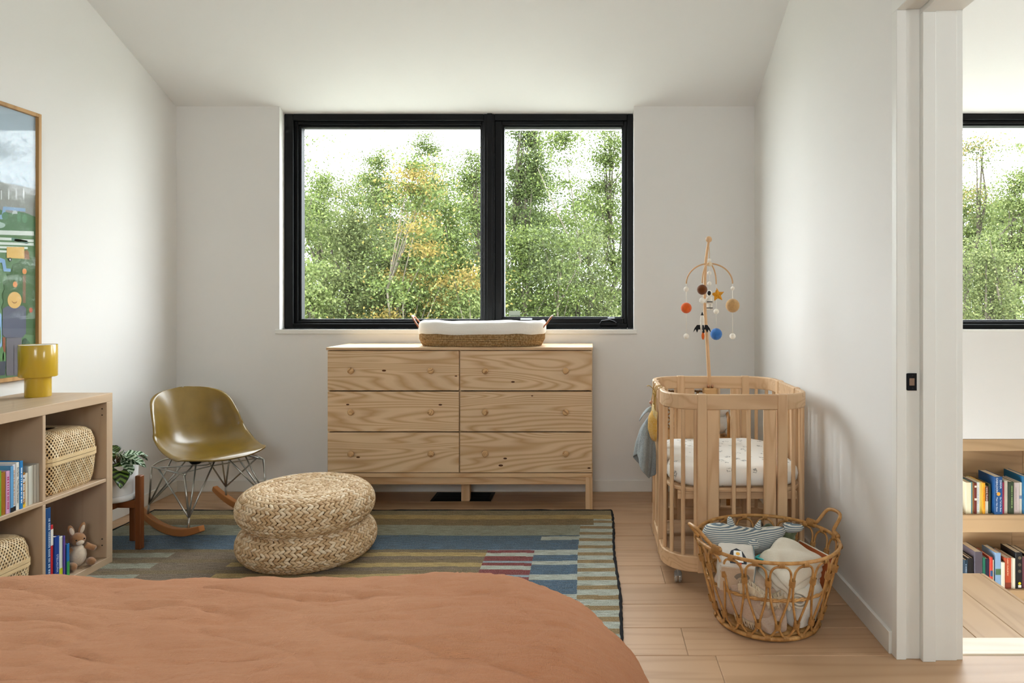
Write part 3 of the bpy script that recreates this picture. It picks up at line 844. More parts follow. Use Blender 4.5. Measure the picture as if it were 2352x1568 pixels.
# ================================================================ shell rocking chair
def rocking_chair():
    ang = math.atan2(0.577, 0.817) * -1 - PI / 2         # local -Y... forward is local +Y
    ctr = Vector((-2.035, 3.62, 0.0105))
    r = thing('rocking_chair', 'mustard moulded shell rocking chair on wire base with wooden rockers', 'chair', ctr, math.atan2(-0.545, 0.839) - PI / 2)
    # centre line of the shell: forward y, up z
    cl = [(-0.262, 0.698), (-0.252, 0.66), (-0.228, 0.575), (-0.203, 0.50), (-0.175, 0.44), (-0.13, 0.398), (-0.06, 0.376), (0.03, 0.372), (0.12, 0.381), (0.19, 0.391), (0.235, 0.391), (0.262, 0.374)]
    cl = smoothpath([(0, a, c) for a, c in cl], 4)
    L = [0.0]
    for a, c in zip(cl, cl[1:]): L.append(L[-1] + (c - a).length)
    L = [q / L[-1] for q in L]
    def clp(t): return interp(L, [p.y for p in cl], t), interp(L, [p.z for p in cl], t)
    WK = [0.0, 0.08, 0.3, 0.48, 0.62, 0.8, 0.95, 1.0]
    WV = [0.19, 0.205, 0.222, 0.232, 0.236, 0.226, 0.216, 0.205]
    CK = [0.0, 0.06, 0.14, 0.27, 0.40, 0.50, 0.60, 0.7, 0.82, 1.0]
    CV = [0.07, 0.10, 0.13, 0.148, 0.138, 0.112, 0.080, 0.045, 0.014, -0.010]
    nu, nv = 33, 41
    def surf(u, v):
        s = 2 * u - 1
        vv = 2 * v - 1; vv = math.sin(vv * PI / 2)                     # more rows towards the ends
        t = (vv + 1) / 2
        e = 11.0 if vv < 0 else 7.0
        rw = max(0.0, 1 - abs(vv) ** e) ** (1 / (2.4 if vv < 0 else 2.4))
        w = interp(WK, WV, t) * rw
        y, z = clp(t); y2, z2 = clp(min(1, t + 0.01)); y1, z1 = clp(max(0, t - 0.01))
        ty, tz = y2 - y1, z2 - z1; l = math.hypot(ty, tz); ny, nz = -tz / l, ty / l
        if nz < 0 and ny < 0: ny, nz = -ny, -nz
        x = w * s
        q = abs(x) / 0.24
        c = interp(CK, CV, t) * (q ** 2.6)
        lip = max(0, (abs(s) - 0.94) / 0.06); 
        c -= 0.010 * lip * lip * (1 if t < 0.85 else 0)
        x += math.copysign(0.006 * lip, s)
        return Vector((x, y + ny * c, z + nz * c))
    q = MB(); q.grid(surf, nu, nv)
    m = NT('mustard_fibreglass'); v = m.coords()
    c = m.ramp(m.noise(m.coords((6, 6, 6)), 3, 3, 0.6), [(0.3, '#71591c'), (0.7, '#7a6021')]); m.base(c); m.set(0.28, 0.5, coat=0.2); m.b.inputs['Coat Roughness'].default_value = 0.12
    sh = q.build('shell', m.m, r, True)
    mod_solid(sh, 0.009, -1); mod_subsurf(sh, 1)
    chrome = plain('#b9bab4', 0.3, 0.5, metal=0.9)
    mounts = {}
    for sx in (-1, 1):
        for sy in (-1, 1):
            zt = 0.366 if sy < 0 else 0.362
            q = MB(); q.lathe([(0, 0.012), (0.026, 0.012), (0.03, 0.0), (0.02, -0.012), (0, -0.012)], 16, (sx * 0.125, sy * 0.115, zt)); tag(q.build('shock_mount', M_BLACK, r, True), 'black rubber mount')
    R = 0.82
    def rz(y): return R - math.sqrt(R * R - y * y)
    def wire(name, pts, rad=0.0042):
        q = MB(); q.tube(pts, rad, 7); q.build(name, chrome, r, True)
    zt = 0.352
    for sy in (-1, 1):                                            # top cross bars, doubled
        wire('wire', smoothpath([(-0.205, sy * 0.165, 0.315), (-0.17, sy * 0.15, 0.338), (-0.11, sy * 0.118, zt), (0.11, sy * 0.118, zt), (0.17, sy * 0.15, 0.338), (0.205, sy * 0.165, 0.315)], 4))
    for sx in (-1, 1):
        wire('wire', [(sx * 0.125, -0.118, zt), (sx * 0.125, 0.118, zt)])
        A = {sy: Vector((sx * 0.205, sy * 0.205, rz(0.205) + 0.03)) for sy in (-1, 1)}
        for sy in (-1, 1):
            a = A[sy]; hub = a + Vector((-sx * 0.004, -sy * 0.004, 0.055))
            wire('wire', [a, hub], 0.0055)
            wire('wire', [hub, (sx * 0.205, sy * 0.165, 0.315)], 0.0048)
            wire('wire', [hub, (sx * 0.125, sy * 0.118, zt)])
            wire('wire', [hub, (sx * 0.03, sy * 0.12, zt)])
            wire('wire', [hub, (sx * 0.20, -sy * 0.11, 0.315)])
        wire('wire', [(sx * 0.205, -0.165, 0.315), (sx * 0.20, 0.165, 0.315)])
    wire('wire', [(-0.2, -0.11, 0.315), (0.0, -0.02, 0.300), (0.2, -0.11, 0.315)], 0.0035)
    wire('wire', [(-0.2, 0.11, 0.315), (0.0, 0.02, 0.300), (0.2, 0.11, 0.315)], 0.0035)
    for sx in (-1, 1):
        q = MB(); ys = np.linspace(-0.335, 0.335, 25); vs = []
        for y in ys:
            h = 0.038 * (1 - 0.25 * (abs(y) / 0.335) ** 4); z = rz(y); sl = y / math.sqrt(R * R - y * y); nn = 1 / math.hypot(1, sl)
            for (dx_, dn) in ((-0.014, 0), (0.014, 0), (0.014, h), (-0.014, h)):
                vs.append((sx * 0.205 + dx_, y - sl * nn * dn, z + nn * dn))
        fs = [(k * 4 + j, k * 4 + (j + 1) % 4, (k + 1) * 4 + (j + 1) % 4, (k + 1) * 4 + j) for k in range(24) for j in range(4)] + [(0, 1, 2, 3), (99, 98, 97, 96)]
        q.add(vs, fs); o = q.build('rocker', M_ROCKER, r)
        bv = o.modifiers.new('bevel', 'BEVEL'); bv.width = 0.004; bv.segments = 2
rocking_chair()

# ================================================================ two woven poufs, stacked
M_FIBRE = islands('banana_fibre', [(0.0, '#b3936b'), (0.3, '#c9ac85'), (0.7, '#d8bf9c'), (1.0, '#e5d4b8')], 0.6, 0.3)
def pouf(name, label, loc, rotz, seed, R=0.30, h=0.081, tilt=(0, 0)):
    root = thing(name, label, 'pouf', loc, rotz, 'woven poufs')
    root.rotation_euler = (tilt[0], tilt[1], rotz)
    rng = np.random.default_rng(seed)
    a, bb = R - 0.088, 0.088
    prof = [(r, 2 * h - 0.010 * (1 - (r / a)) ** 1.0 + 0.004 * math.sin(r * 40)) for r in np.linspace(0.006, a, 16)]
    prof += [(a + bb * math.cos(t), h + h * math.sin(t)) for t in np.linspace(PI / 2, -PI / 2, 30)[1:]]
    prof += [(r, 0.0) for r in np.linspace(a, 0.08, 8)[1:]]
    q = MB(); q.lathe([(max(r - 0.008, 0.001), z * 0.93 + 0.006) for (r, z) in prof], 48); q.build('core', plain('#6b4a2c', 0.9, 0.1), root, True)
    # stitches: small leaf shapes laid in slanting rows that meet as chevrons
    pr = np.array(prof); seg = np.linalg.norm(np.diff(pr, axis=0), axis=1); S = np.concatenate([[0], np.cumsum(seg)])
    pitch = 0.0150; rowsn = int(S[-1] / pitch)
    ring = [(math.sin(PI * i / 4), math.cos(PI * i / 4)) for i in (1, 2, 3)]
    unit = []
    for (s, c) in ring:
        for j in range(6):
            t = 2 * PI * j / 6; unit.append((c, s * math.cos(t), s * math.sin(t)))
    unit.append((1, 0, 0)); unit.append((-1, 0, 0)); U = np.array(unit)
    F = []
    for i in range(2):
        for j in range(6): F.append((i * 6 + j, i * 6 + (j + 1) % 6, (i + 1) * 6 + (j + 1) % 6, (i + 1) * 6 + j))
    for j in range(6): F.append((18, (j + 1) % 6, j)); F.append((19, 12 + j, 12 + (j + 1) % 6))
    q = MB()
    for k in range(rowsn):
        s = (k + 0.5) * pitch
        r = np.interp(s, S, pr[:, 0]); z = np.interp(s, S, pr[:, 1])
        r2 = np.interp(s + 0.004, S, pr[:, 0]); z2 = np.interp(s + 0.004, S, pr[:, 1])
        r1 = np.interp(s - 0.004, S, pr[:, 0]); z1 = np.interp(s - 0.004, S, pr[:, 1])
        d = np.array((r2 - r1, z2 - z1)); d /= max(1e-9, np.linalg.norm(d)); nrm = np.array((-d[1], d[0]))
        if r < 0.012: continue
        n = max(6, int(2 * PI * r / 0.0225)); sg = 1 if k % 2 else -1
        ph = rng.uniform(0, 1) if k % 2 == 0 else ph
        for i in range(n):
            th = 2 * PI * (i + ph + rng.normal() * 0.04) / n
            er = np.array((math.cos(th), math.sin(th), 0)); et = np.array((-math.sin(th), math.cos(th), 0)); ez = np.array((0, 0, 1.0))
            down = d[0] * er + d[1] * ez; out = nrm[0] * er + nrm[1] * ez
            if out @ (er * (1 if r > a else 0) + ez * (z - h)) < 0: out = -out
            g = sg * (0.52 + rng.normal() * 0.04)
            ax = math.cos(g) * et + math.sin(g) * down; sd = np.cross(out, ax)
            c = r * er + z * ez - out * 0.001
            l, w, tk = 0.0172 * rng.uniform(0.95, 1.06), 0.0080, 0.0064
            q.add(c + U[:, :1] * l * ax + U[:, 1:2] * w * sd + U[:, 2:] * tk * out, F)
    o = q.build('woven_cover', M_FIBRE, root, True, recalc=False); o['kind'] = 'stuff'
pouf('woven_pouf', 'round woven banana-fibre pouf on the rug, lower of two', (-1.318, 3.165, 0.010), 0.3, 1, R=0.302)
pouf('woven_pouf', 'round woven banana-fibre pouf lying on top of another pouf', (-1.322, 3.16, 0.010 + 0.157), 1.4, 2, R=0.298, tilt=(0.012, -0.01))
# ================================================================ crib
CC = Vector((0.608, 3.173, 0)); CHW, CHD, CRR = 0.311, 0.353, 0.15
def ring(q, hw, hd, r, t, z0, z1, bev=0.004, n=10, mi=0):
    """solid rounded-rectangle band with softened edges"""
    prof = [(0, z0 + bev), (bev, z0), (t - bev, z0), (t, z0 + bev), (t, z1 - bev), (t - bev, z1), (bev, z1), (0, z1 - bev)]
    loops = [rrect(hw - d, hd - d, r - d, n) for (d, z) in prof]; m = len(loops[0])
    vs = [(x, y, prof[k][1]) for k, lp in enumerate(loops) for (x, y) in lp]
    fs = [(k * m + i, k * m + (i + 1) % m, ((k + 1) % 8) * m + (i + 1) % m, ((k + 1) % 8) * m + i) for k in range(8) for i in range(m)]
    q.add(vs, fs, mi)

crib = thing('baby_crib', 'rounded wooden mini crib with slatted sides and clear casters', 'crib', CC)
q = MB(); ring(q, CHW, CHD, CRR, 0.022, 0.733, 0.796); q.build('top_rail', M_CRIB_X, crib)
q = MB(); ring(q, CHW + 0.002, CHD + 0.002, CRR, 0.026, 0.062, 0.127); q.build('base_rail', M_CRIB_X, crib)
def ypost(name, xo, yo, w, d, z0, z1, mat=M_CRIB_Z, turn=0):
    q = MB(); q.box(-w / 2, w / 2, -d / 2, d / 2, z0, z1, b=0.003); q.build(name, mat, crib, loc=(xo, yo, 0), rot=(0, 0, turn))
for yo in (-1, 1):
    for xo in (0.453, 0.785): ypost('post', xo - CC.x, yo * (CHD - 0.011), 0.040, 0.031, 0.06, 0.7975)
    for xo in (0.4985, 0.735): ypost('wide_slat', xo - CC.x, yo * (CHD - 0.012), 0.051, 0.016, 0.127, 0.733)
for xo in (-1, 1):
    for yy in (3.05, 3.315): ypost('post', xo * (CHW - 0.011), yy - CC.y, 0.040, 0.031, 0.06, 0.7975, turn=PI / 2)
    for yy in (3.095, 3.27): ypost('wide_slat', xo * (CHW - 0.012), yy - CC.y, 0.048, 0.016, 0.127, 0.733, turn=PI / 2)
sq = MB(); sq.lathe([(0.0087, 0.12), (0.0087, 0.74)], 12); sp_me = sq.mesh('spindle', M_CRIB_Z, True)
def spin(x, y): put('spindle', sp_me, crib, loc=(x, y, 0), rot=(0, 0, random.uniform(0, 6)))
yf = CHD - 0.012
for s in (-1, 1):
    for x in (0.586, 0.648): spin(x - CC.x, s * yf)
    for y in (-0.033, 0.03): spin(s * (CHW - 0.012), y + 0.01)
cr = CRR - 0.012
for sx in (-1, 1):
    for sy in (-1, 1):
        for a in (12, 36, 60, 82):
            spin(sx * (CHW - CRR + cr * math.cos(math.radians(a))), sy * (CHD - CRR + cr * math.sin(math.radians(a))))
# mattress support: frame and slats
q = MB(); ring(q, CHW - 0.026, CHD - 0.026, CRR - 0.02, 0.03, 0.385, 0.402); q.build('support_frame', M_CRIB_X, crib)
for k in range(9):
    y = -0.26 + k * 0.065; w = CHW - 0.05 - max(0, abs(y) - 0.2) * 0.5
    q = MB(); q.box(-w, w, y - 0.02, y + 0.02, 0.388, 0.40, b=0.002); q.build('support_slat', M_CRIB_X, crib)
q = MB(); q.box(-0.25, 0.25, -CHD + 0.045, -CHD + 0.065, 0.352, 0.386, b=0.002); q.build('support_beam', M_CRIB_X, crib)
q = MB(); q.box(-0.25, 0.25, CHD - 0.065, CHD - 0.045, 0.352, 0.386, b=0.002); q.build('support_beam', M_CRIB_X, crib)
# clear casters
m = NT('clear_acrylic'); m.base((0.9, 0.92, 0.92)); m.set(0.05, 0.5); m.b.inputs['Transmission Weight'].default_value = 0.85; M_ACRYL = m.m
for (sx, sy) in ((-1, -1), (1, -1), (-1, 1), (1, 1)):
    cxx, cyy = sx * (CHW - 0.062), sy * (CHD - 0.055)
    c = MB(); c.tube([(cxx, cyy, 0.075), (cxx, cyy, 0.045)], 0.006, 8); c.box(cxx - 0.012, cxx + 0.012, cyy - 0.004, cyy + 0.004, 0.026, 0.05, b=0.002)
    c = c.build('caster', plain('#b7b9b9', 0.3, 0.5, metal=0.9), crib)
    for d in (-0.009, 0.009):
        w = MB(); w.lathe([(0.004, -0.006), (0.021, -0.006), (0.024, 0), (0.021, 0.006), (0.004, 0.006)], 18, M=Matrix.Rotation(PI / 2, 4, 'Y'))
        w.build('wheel', M_ACRYL, c, True, loc=(cxx + d, cyy, 0.0245))

# mattress with printed sheet
def pillow_ring(q, hw, hd, r, prof, n=10, fill=True, wob=None):
    loops = [rrect(hw - d, hd - d, max(0.01, r - d), n) for (d, z) in prof]; m = len(loops[0])
    vs = [(x, y, prof[k][1] + (wob(x, y) if wob and 0 < k < len(prof) - 1 else 0)) for k, lp in enumerate(loops) for (x, y) in lp]
    fs = [(k * m + i, k * m + (i + 1) % m, (k + 1) * m + (i + 1) % m, (k + 1) * m + i) for k in range(len(prof) - 1) for i in range(m)]
    fs += [tuple(range(m))[::-1], tuple((len(prof) - 1) * m + i for i in range(m))]
    q.add(vs, fs)
m = NT('printed_sheet'); v = m.coords((1, 1, 1), rnd=False)
vo = m.node('ShaderNodeTexVoronoi'); vo.inputs['Scale'].default_value = 19; m.link(v, vo.inputs['Vector'])
nz = m.noise(v, 120, 3, 0.6); nz2 = m.noise(v, 34, 2)
d = m.math('ADD', vo.outputs['Distance'], m.math('MULTIPLY', m.math('SUBTRACT', nz2, 0.5), 0.5))
inside = m.ramp(d, [(0.25, (1, 1, 1)), (0.30, (0, 0, 0))])
ink = m.ramp(nz, [(0.47, (0, 0, 0)), (0.56, (1, 1, 1))])
f = m.math('MULTIPLY', m.math('MULTIPLY', inside, ink), 0.75)
m.base(m.mix(f, '#efede7', '#5c5f62')); m.set(0.9, 0.1, sheen=0.1); m.bump(m.noise(v, 300, 2), 0.15, 0.001)
mt = thing('crib_mattress', 'white crib mattress with small grey animal sketch print', 'mattress', (CC.x, CC.y, 0.403))
q = MB()
pillow_ring(q, CHW - 0.028, CHD - 0.028, CRR - 0.02, [(0.06, 0.0), (0.02, 0.004), (0.004, 0.018), (0, 0.04), (0.004, 0.062), (0.016, 0.078), (0.04, 0.085), (0.09, 0.087), (0.16, 0.088), (0.25, 0.088)],
            wob=lambda x, y: 0.002 * math.sin(x * 31 + y * 11) + 0.0015 * math.sin(y * 43))
q.build('fitted_sheet', m.m, mt, True)

# ================================================================ mobile over the crib
MY = 3.30
def mp(x, y, Y=MY): return P(x, y, Y)
mob = thing('crib_mobile', 'felt space mobile with planets, rocket, star and astronaut above crib', 'mobile', (0.598, 3.50, 0.70))
mo = Vector(mob.location)
def mput(q, name, mat, smooth=True, parent=None): return q.build(name, mat, parent or mob, smooth)
def L(p): return Vector(p) - mo
ARM = plain('#d9b186', 0.5, 0.35, var=0.08)
arm_pts = [(0.600, 3.505, 0.72), (0.598, 3.505, 0.80), P(1624, 781, 3.5), P(1619, 700, 3.47), P(1620.5, 610, 3.41), P(1627.5, 556, 3.31)]
q = MB(); pth = smoothpath([L(p) for p in arm_pts], 6); q.tube(pth, [float(t) for t in np.linspace(0.0105, 0.0062, len(pth))], 10); mput(q, 'arm', ARM)
q = MB(); q.ball(L(P(1628, 549.5, 3.30)), 0.0155, 14); mput(q, 'end_ball', ARM)
q = MB(); q.box(-0.036, 0.036, -0.045, -0.0, 0.006, 0.040, b=0.006); mput(q, 'clamp', plain('#c99f6c', 0.5, 0.3), False)
q = MB(); q.tube([(-0.008, -0.02, 0.04), (-0.008, -0.02, 0.056)], 0.007, 10); q.tube([(0.012, -0.02, 0.04), (0.012, -0.02, 0.056)], 0.007, 10); tag(mput(q, 'clamp_screw', plain('#b98a6a', 0.3, metal=0.8)), 'copper clamp screws')
M_FELTW = plain('#efe9dc', 0.95, 0.05, sheen=0.3, var=0.05, vscale=60, bump=0.4)
M_STR = plain('#e9e4d8', 0.9, 0.05)
hub = P(1629.5, 605, MY)
q = MB(); q.tube([L(P(1628, 553, 3.30)), L(P(1629.5, 580, MY)), L(hub)], 0.0016, 6); mput(q, 'cord', plain('#cdb08a', 0.8))
q = MB(); q.ball(L(P(1629.5, 597.5, MY)), 0.009, 12); mput(q, 'bead', M_FELTW)
q = MB(); q.lathe([(0, -0.012), (0.012, -0.008), (0.014, 0), (0.010, 0.008), (0, 0.011)], 14, L(hub - Vector((0, 0, 0.002)))); mput(q, 'hub', plain('#e2d3b4', 0.6))
def hoop(dirv, n=28):
    rad = Vector((dirv[0], dirv[1], 0)); pts = []
    for k in range(n + 1):
        a = PI * k / n
        pts.append(L(hub + rad * math.cos(a) + Vector((0, 0, -0.097 + 0.097 * math.sin(a)))))
    q = MB(); q.tube(pts, 0.0036, 8, flat=1.0); mput(q, 'hoop', plain('#cfa67c', 0.5, 0.3))
DA, DB_ = Vector((0.112, 0, 0)), Vector((0.052, 0.106, 0))
hoop(DA); hoop(DB_)
def strand(off, x, zlist, top=-0.097):
    """hang a string from hub + off; zlist: (pixel y, radius px, material, name)"""
    Y = MY + off.y; k = Y / FPX; b = hub + off
    zz = [CAMZ - (y - PY) * k for (y, *_r) in zlist]
    q = MB(); q.tube([L((b.x, b.y, hub.z + top)), L((b.x, b.y, min(zz)))], 0.0016, 6); mput(q, 'string', M_STR)
    for (y, r, mat, nm), z in zip(zlist, zz):
        if r:
            q = MB(); q.ball((0, 0, 0), r * k, 16); me = q.mesh(nm, mat, True)
            o = put(nm, me, mob, loc=L((b.x, b.y, z)))
felt = lambda c: plain(c, 0.95, 0.05, sheen=0.3, var=0.12, vscale=70, bump=0.6)
strand(-DA, 1580, [(664, 6, M_FELTW, 'bead'), (707, 12.6, felt('#e0642a'), 'orange_planet'), (772, 6.3, M_FELTW, 'bead')])
strand(DA, 1681, [(662, 4.6, M_FELTW, 'bead'), (701.5, 16.2, felt('#c19a68'), 'tan_planet'), (772, 7, M_FELTW, 'bead')])
strand(-DB_, 1614, [(665, 12, felt('#6e3f1e'), 'brown_planet'), (690, 7, M_FELTW, 'bead'), (719, 0, None, '')])
strand(DB_, 1645, [(690, 0, None, ''), (715, 6.2, M_FELTW, 'bead'), (767, 13.8, felt('#3f74b8'), 'blue_planet')])
strand(Vector((0, 0, 0)), 1630, [(627, 4.8, M_FELTW, 'bead'), (651, 4.8, M_FELTW, 'bead'), (666, 0, None, '')], top=0)
# star
b0 = hub + DB_; k = b0.y / FPX; sc = P(1648, 677, b0.y)
pts = []
for i in range(10):
    a = PI / 2 + i * PI / 5 + 0.12; rr = (17 if i % 2 == 0 else 8) * k; pts.append((rr * math.cos(a), rr * math.sin(a)))
q = MB(); c0 = L(sc)
vs = [c0 + Vector((u, 0, w)) for (u, w) in pts] + [c0 + Vector((0, -0.011, 0)), c0 + Vector((0, 0.011, 0))]
q.add(vs, [(i, (i + 1) % 10, 10) for i in range(10)] + [((i + 1) % 10, i, 11) for i in range(10)]); mput(q, 'star', felt('#d18f22'), False)
# rocket
b1 = hub - DB_; k = b1.y / FPX; zz = lambda y: CAMZ - (y - PY) * k
rk = MB(); rc = L((b1.x, b1.y, 0)); rc.z = -mo.z
rk.lathe([(0.001, zz(716)), (0.0045, zz(721)), (0.0075, zz(724))], 14, (rc.x, rc.y, rc.z)); tip = rk
ro = MB(); ro.lathe([(0.0075, zz(724)), (0.0105, zz(733)), (0.0108, zz(748)), (0.0085, zz(760)), (0.001, zz(761))], 16, (rc.x, rc.y, rc.z)); body = mput(ro, 'rocket', M_FELTW)
mput(tip, 'rocket_nose', plain('#1c1c1e', 0.9), parent=body)
for a in (0.15, PI - 0.15, 1.35, -1.5):
    q = MB(); e = Vector((math.cos(a), math.sin(a) * 0.9, 0)); c0 = Vector((rc.x, rc.y, rc.z))
    pl = [c0 + e * 0.009 + Vector((0, 0, zz(746))), c0 + e * 0.024 + Vector((0, 0, zz(746))), c0 + e * 0.036 + Vector((0, 0, zz(754))), c0 + e * 0.042 + Vector((0, 0, zz(763))), c0 + e * 0.030 + Vector((0, 0, zz(756))), c0 + e * 0.024 + Vector((0, 0, zz(764))), c0 + e * 0.017 + Vector((0, 0, zz(756))), c0 + e * 0.009 + Vector((0, 0, zz(757)))]
    nrm = Vector((-e.y, e.x, 0)) * 0.003
    q.add([p + nrm for p in pl] + [p - nrm for p in pl], [tuple(range(8)), tuple(range(15, 7, -1))] + [(i, (i + 1) % 8, 8 + (i + 1) % 8, 8 + i) for i in range(8)])
    mput(q, 'rocket_fin', plain('#1c1c1e', 0.9), False, body)
q = MB(); q.ball((rc.x + 0.004, rc.y, rc.z + zz(771)), 0.0185, 12, (0.4, 0.25, 1)); mput(q, 'rocket_flame', felt('#d9662a'), parent=body)
# astronaut
ac = P(1630, 690, MY - 0.004); k = MY / FPX; a0 = L(ac)
def ap(x, y, dy=0): return a0 + Vector(((x - 1630) * k, dy, -(y - 690) * k))
q = MB(); q.ball(ap(1630, 674), 7 * k, 12, (0.9, 0.85, 1.15)); head = q
q.tube([ap(1630, 681), ap(1630, 690), ap(1630, 698)], [5.4 * k, 6.2 * k, 5.8 * k], 12)
for s in (-1, 1):
    q.tube([ap(1630 + 3 * s, 697), ap(1630 + 3.4 * s, 705), ap(1630 + 3.6 * s, 711)], [3.4 * k, 3.2 * k, 3.6 * k], 8)
    q.tube([ap(1630 + 5 * s, 683), ap(1630 + 8 * s, 689), ap(1630 + 8.5 * s, 696)], [2.6 * k, 2.5 * k, 2.4 * k], 8)
ast = mput(q, 'astronaut', M_FELTW)
q = MB(); q.ball(ap(1628, 673, -0.010), 5 * k, 12, (0.9, 0.6, 1.1)); mput(q, 'visor', plain('#18181a', 0.5), parent=ast)
q = MB(); q.tube([ap(1624, 692.5), ap(1636.5, 692.5)], 6.6 * k, 12); q2 = MB(); q2.lathe([(6.7 * k, -0.002), (6.7 * k, 0.002)], 14, ap(1630, 693)); mput(q2, 'belt', plain('#18181a', 0.8), parent=ast)
for s in (-1, 1):
    q = MB(); q.lathe([(3.7 * k, -0.002), (3.7 * k, 0.002)], 10, ap(1630 + 3.5 * s, 707)); mput(q, 'boot_band', plain('#18181a', 0.8), parent=ast)

# ================================================================ cloths hanging on the crib's left side
def drape(name, label, cat, mat, origin, rowsdef, nu=26, thick=0.0025, folds=5, amp=0.012, seed=0, parts=None, slope=0.0):
    """rowsdef: list of (centre x, centre y, z, half-width) down the cloth; the width runs along the direction (dx, dy)"""
    rng = random.Random(seed); ph = rng.uniform(0, 6)
    r = thing(name, label, cat, origin)
    zs = [t[2] for t in rowsdef][::-1]
    def fn(u, v):
        t = v * (len(rowsdef) - 1); i = min(int(t), len(rowsdef) - 2); f = t - i
        a, c = rowsdef[i], rowsdef[i + 1]
        cx, cyy, z, hw, ax = [a[k] + (c[k] - a[k]) * f for k in range(5)]
        s = 2 * u - 1
        w = amp * (0.25 + v) * math.sin(s * folds * PI / 2 * 1.3 + ph + v * 1.1)
        dirv = Vector((math.cos(ax), math.sin(ax), 0)); nn = Vector((-dirv.y, dirv.x, 0))
        p = Vector((cx, cyy, z)) + dirv * hw * s + nn * w + Vector((0, 0, 0.008 * math.sin(s * 3 + ph) * v - slope * s * v))
        return p - Vector(origin)
    q = MB(); q.grid(fn, nu, 22); o = q.build('cloth', mat, r, True); mod_solid(o, thick); mod_subsurf(o, 1)
    return r
M_MUS = cloth('grey_muslin', '#7f8789', '#9aa0a0', 240, bump=0.8, fold=14)
Yc = 3.17
A = P(1496, 944, Yc)
g = thing('muslin_cloth', 'grey muslin cloth hanging from the crib rail', 'cloth', tuple(A))
def muslin(u, v):
    th = 2 * PI * u; k = interp([0, 0.12, 0.35, 0.7, 1.0], [0.10, 0.22, 0.62, 0.95, 1.0], v)
    f = 1 + 0.34 * v * math.sin(3 * th + 0.9) + 0.13 * v * math.sin(7 * th + 2 * v)
    ox = interp([0, 0.4, 1.0], [0.004, -0.022, -0.034], v)
    x = ox + 0.043 * k * f * math.cos(th); yy = -0.02 * v + 0.062 * k * f * math.sin(th)
    z = -0.235 * v + v * (-0.045 * math.cos(th) + 0.02 * math.sin(2 * th + 1)) - 0.02 * v
    return Vector((min(x, 0.292 - A.x), yy, z))
q = MB(); q.grid(muslin, 60, 24, closed_u=True); o = q.build('cloth', M_MUS, g, True); mod_solid(o, 0.003); mod_subsurf(o, 1)
def hood(u, v):
    w = 0.034 * math.sin(PI * min(1.0, 0.15 + v * 0.8))
    return Vector((-0.004 - 0.055 * v + 0.010 * math.sin(u * PI), -0.02 + (u - 0.5) * w * 1.6, 0.012 * math.sin(v * PI * 0.7) - 0.055 * v * v + 0.022 * math.sin(u * PI) * (1 - 0.4 * v)))
q = MB(); q.grid(hood, 14, 12); o = q.build('corner_flap', M_MUS, g, True); mod_solid(o, 0.004); mod_subsurf(o, 1)
bead_m = [plain('#b98a73', 0.5), plain('#a9836f', 0.5), plain('#c79a80', 0.5)]
tb = thing('teething_beads', 'string of wooden teething beads tied on the crib rail', 'beads', tuple(P(1496, 880, 3.2)))
to = Vector(tb.location)
for i, (x, y, rr) in enumerate(((1495.5, 924, 4.4), (1499, 935, 4.8), (1493.5, 941, 4.2))):
    q = MB(); c = P(x, y, 3.15); c.x = min(c.x, 0.281); q.ball(c - to, rr * 3.15 / FPX, 12); q.build('bead', bead_m[i], tb, True)
q = MB(); q.tube(smoothpath([Vector((0.295, 3.19, 0.80)) - to, Vector((0.283, 3.19, 0.775)) - to, P(1499, 905, 3.16) - to, P(1496, 924, 3.15) - to, P(1497, 945, 3.15) - to], 5), 0.003, 7, flat=0.5); q.build('ribbon', plain('#b5882c', 0.8), tb, True)
q = MB()
for (dx_, dz_) in ((-0.03, 0.01), (0.012, -0.02)):
    q.tube(smoothpath([Vector((0.284, 3.19, 0.772)) - to, Vector((0.284 + dx_ * 0.6, 3.185, 0.772 + dz_ + 0.006)) - to, Vector((0.284 + dx_, 3.18, 0.772 + dz_ * 1.5)) - to], 4), 0.005, 6, flat=0.35)
q.build('bow', plain('#b89a55', 0.85), tb, True)
# mustard pouch
M_MUST = cloth('mustard_cotton', '#b98a25', '#cfa23c', 300, bump=0.5, fold=16)
O = Vector((0.292, 3.085, 0.775))
pc = thing('mustard_pouch', 'mustard cotton pouch tied to the crib rail', 'pouch', tuple(O))
def pouch(u, v):
    a = PI * (u - 0.0)                                     # half-round bulging away from the crib
    w = interp([0, 0.3, 0.75, 0.95, 1.0], [0.052, 0.060, 0.054, 0.035, 0.018], v); bl = interp([0, 0.25, 0.6, 0.9, 1], [0.016, 0.034, 0.036, 0.022, 0.01], v)
    return Vector((-0.006 - bl * math.sin(a) - 0.003 * math.sin(u * 19) * v, -w * math.cos(a), -0.098 - 0.125 * v - 0.018 * (1 - v) * math.cos(a * 2)))
q = MB(); q.grid(pouch, 24, 16); o = q.build('bag', M_MUST, pc, True); mod_solid(o, 0.002); mod_subsurf(o, 1)
q = MB(); q.grid(lambda u, v: pouch(u, 0.02) + Vector((0.004 * v - 0.002 * math.sin(u * 30), 0, 0.03 * v + 0.004 * math.sin(u * 25) * v)), 24, 5); o = q.build('gathered_edge', cloth('mustard_trim', '#c0a055', '#d9c184', 300), pc, True); mod_solid(o, 0.002)
for y in (-0.04, 0.0, 0.035):
    q = MB(); q.tube(smoothpath([(0.02, y, 0.025), (-0.006, y, 0.012), (-0.010, y + 0.004, -0.04), (-0.012, y, -0.085)], 4), 0.0035, 6, flat=0.5)
    q.ball((-0.012, y, -0.01), 0.008, 8, (0.6, 1.6, 1.2)); q.build('tie', plain('#a8873f', 0.85), pc, True)

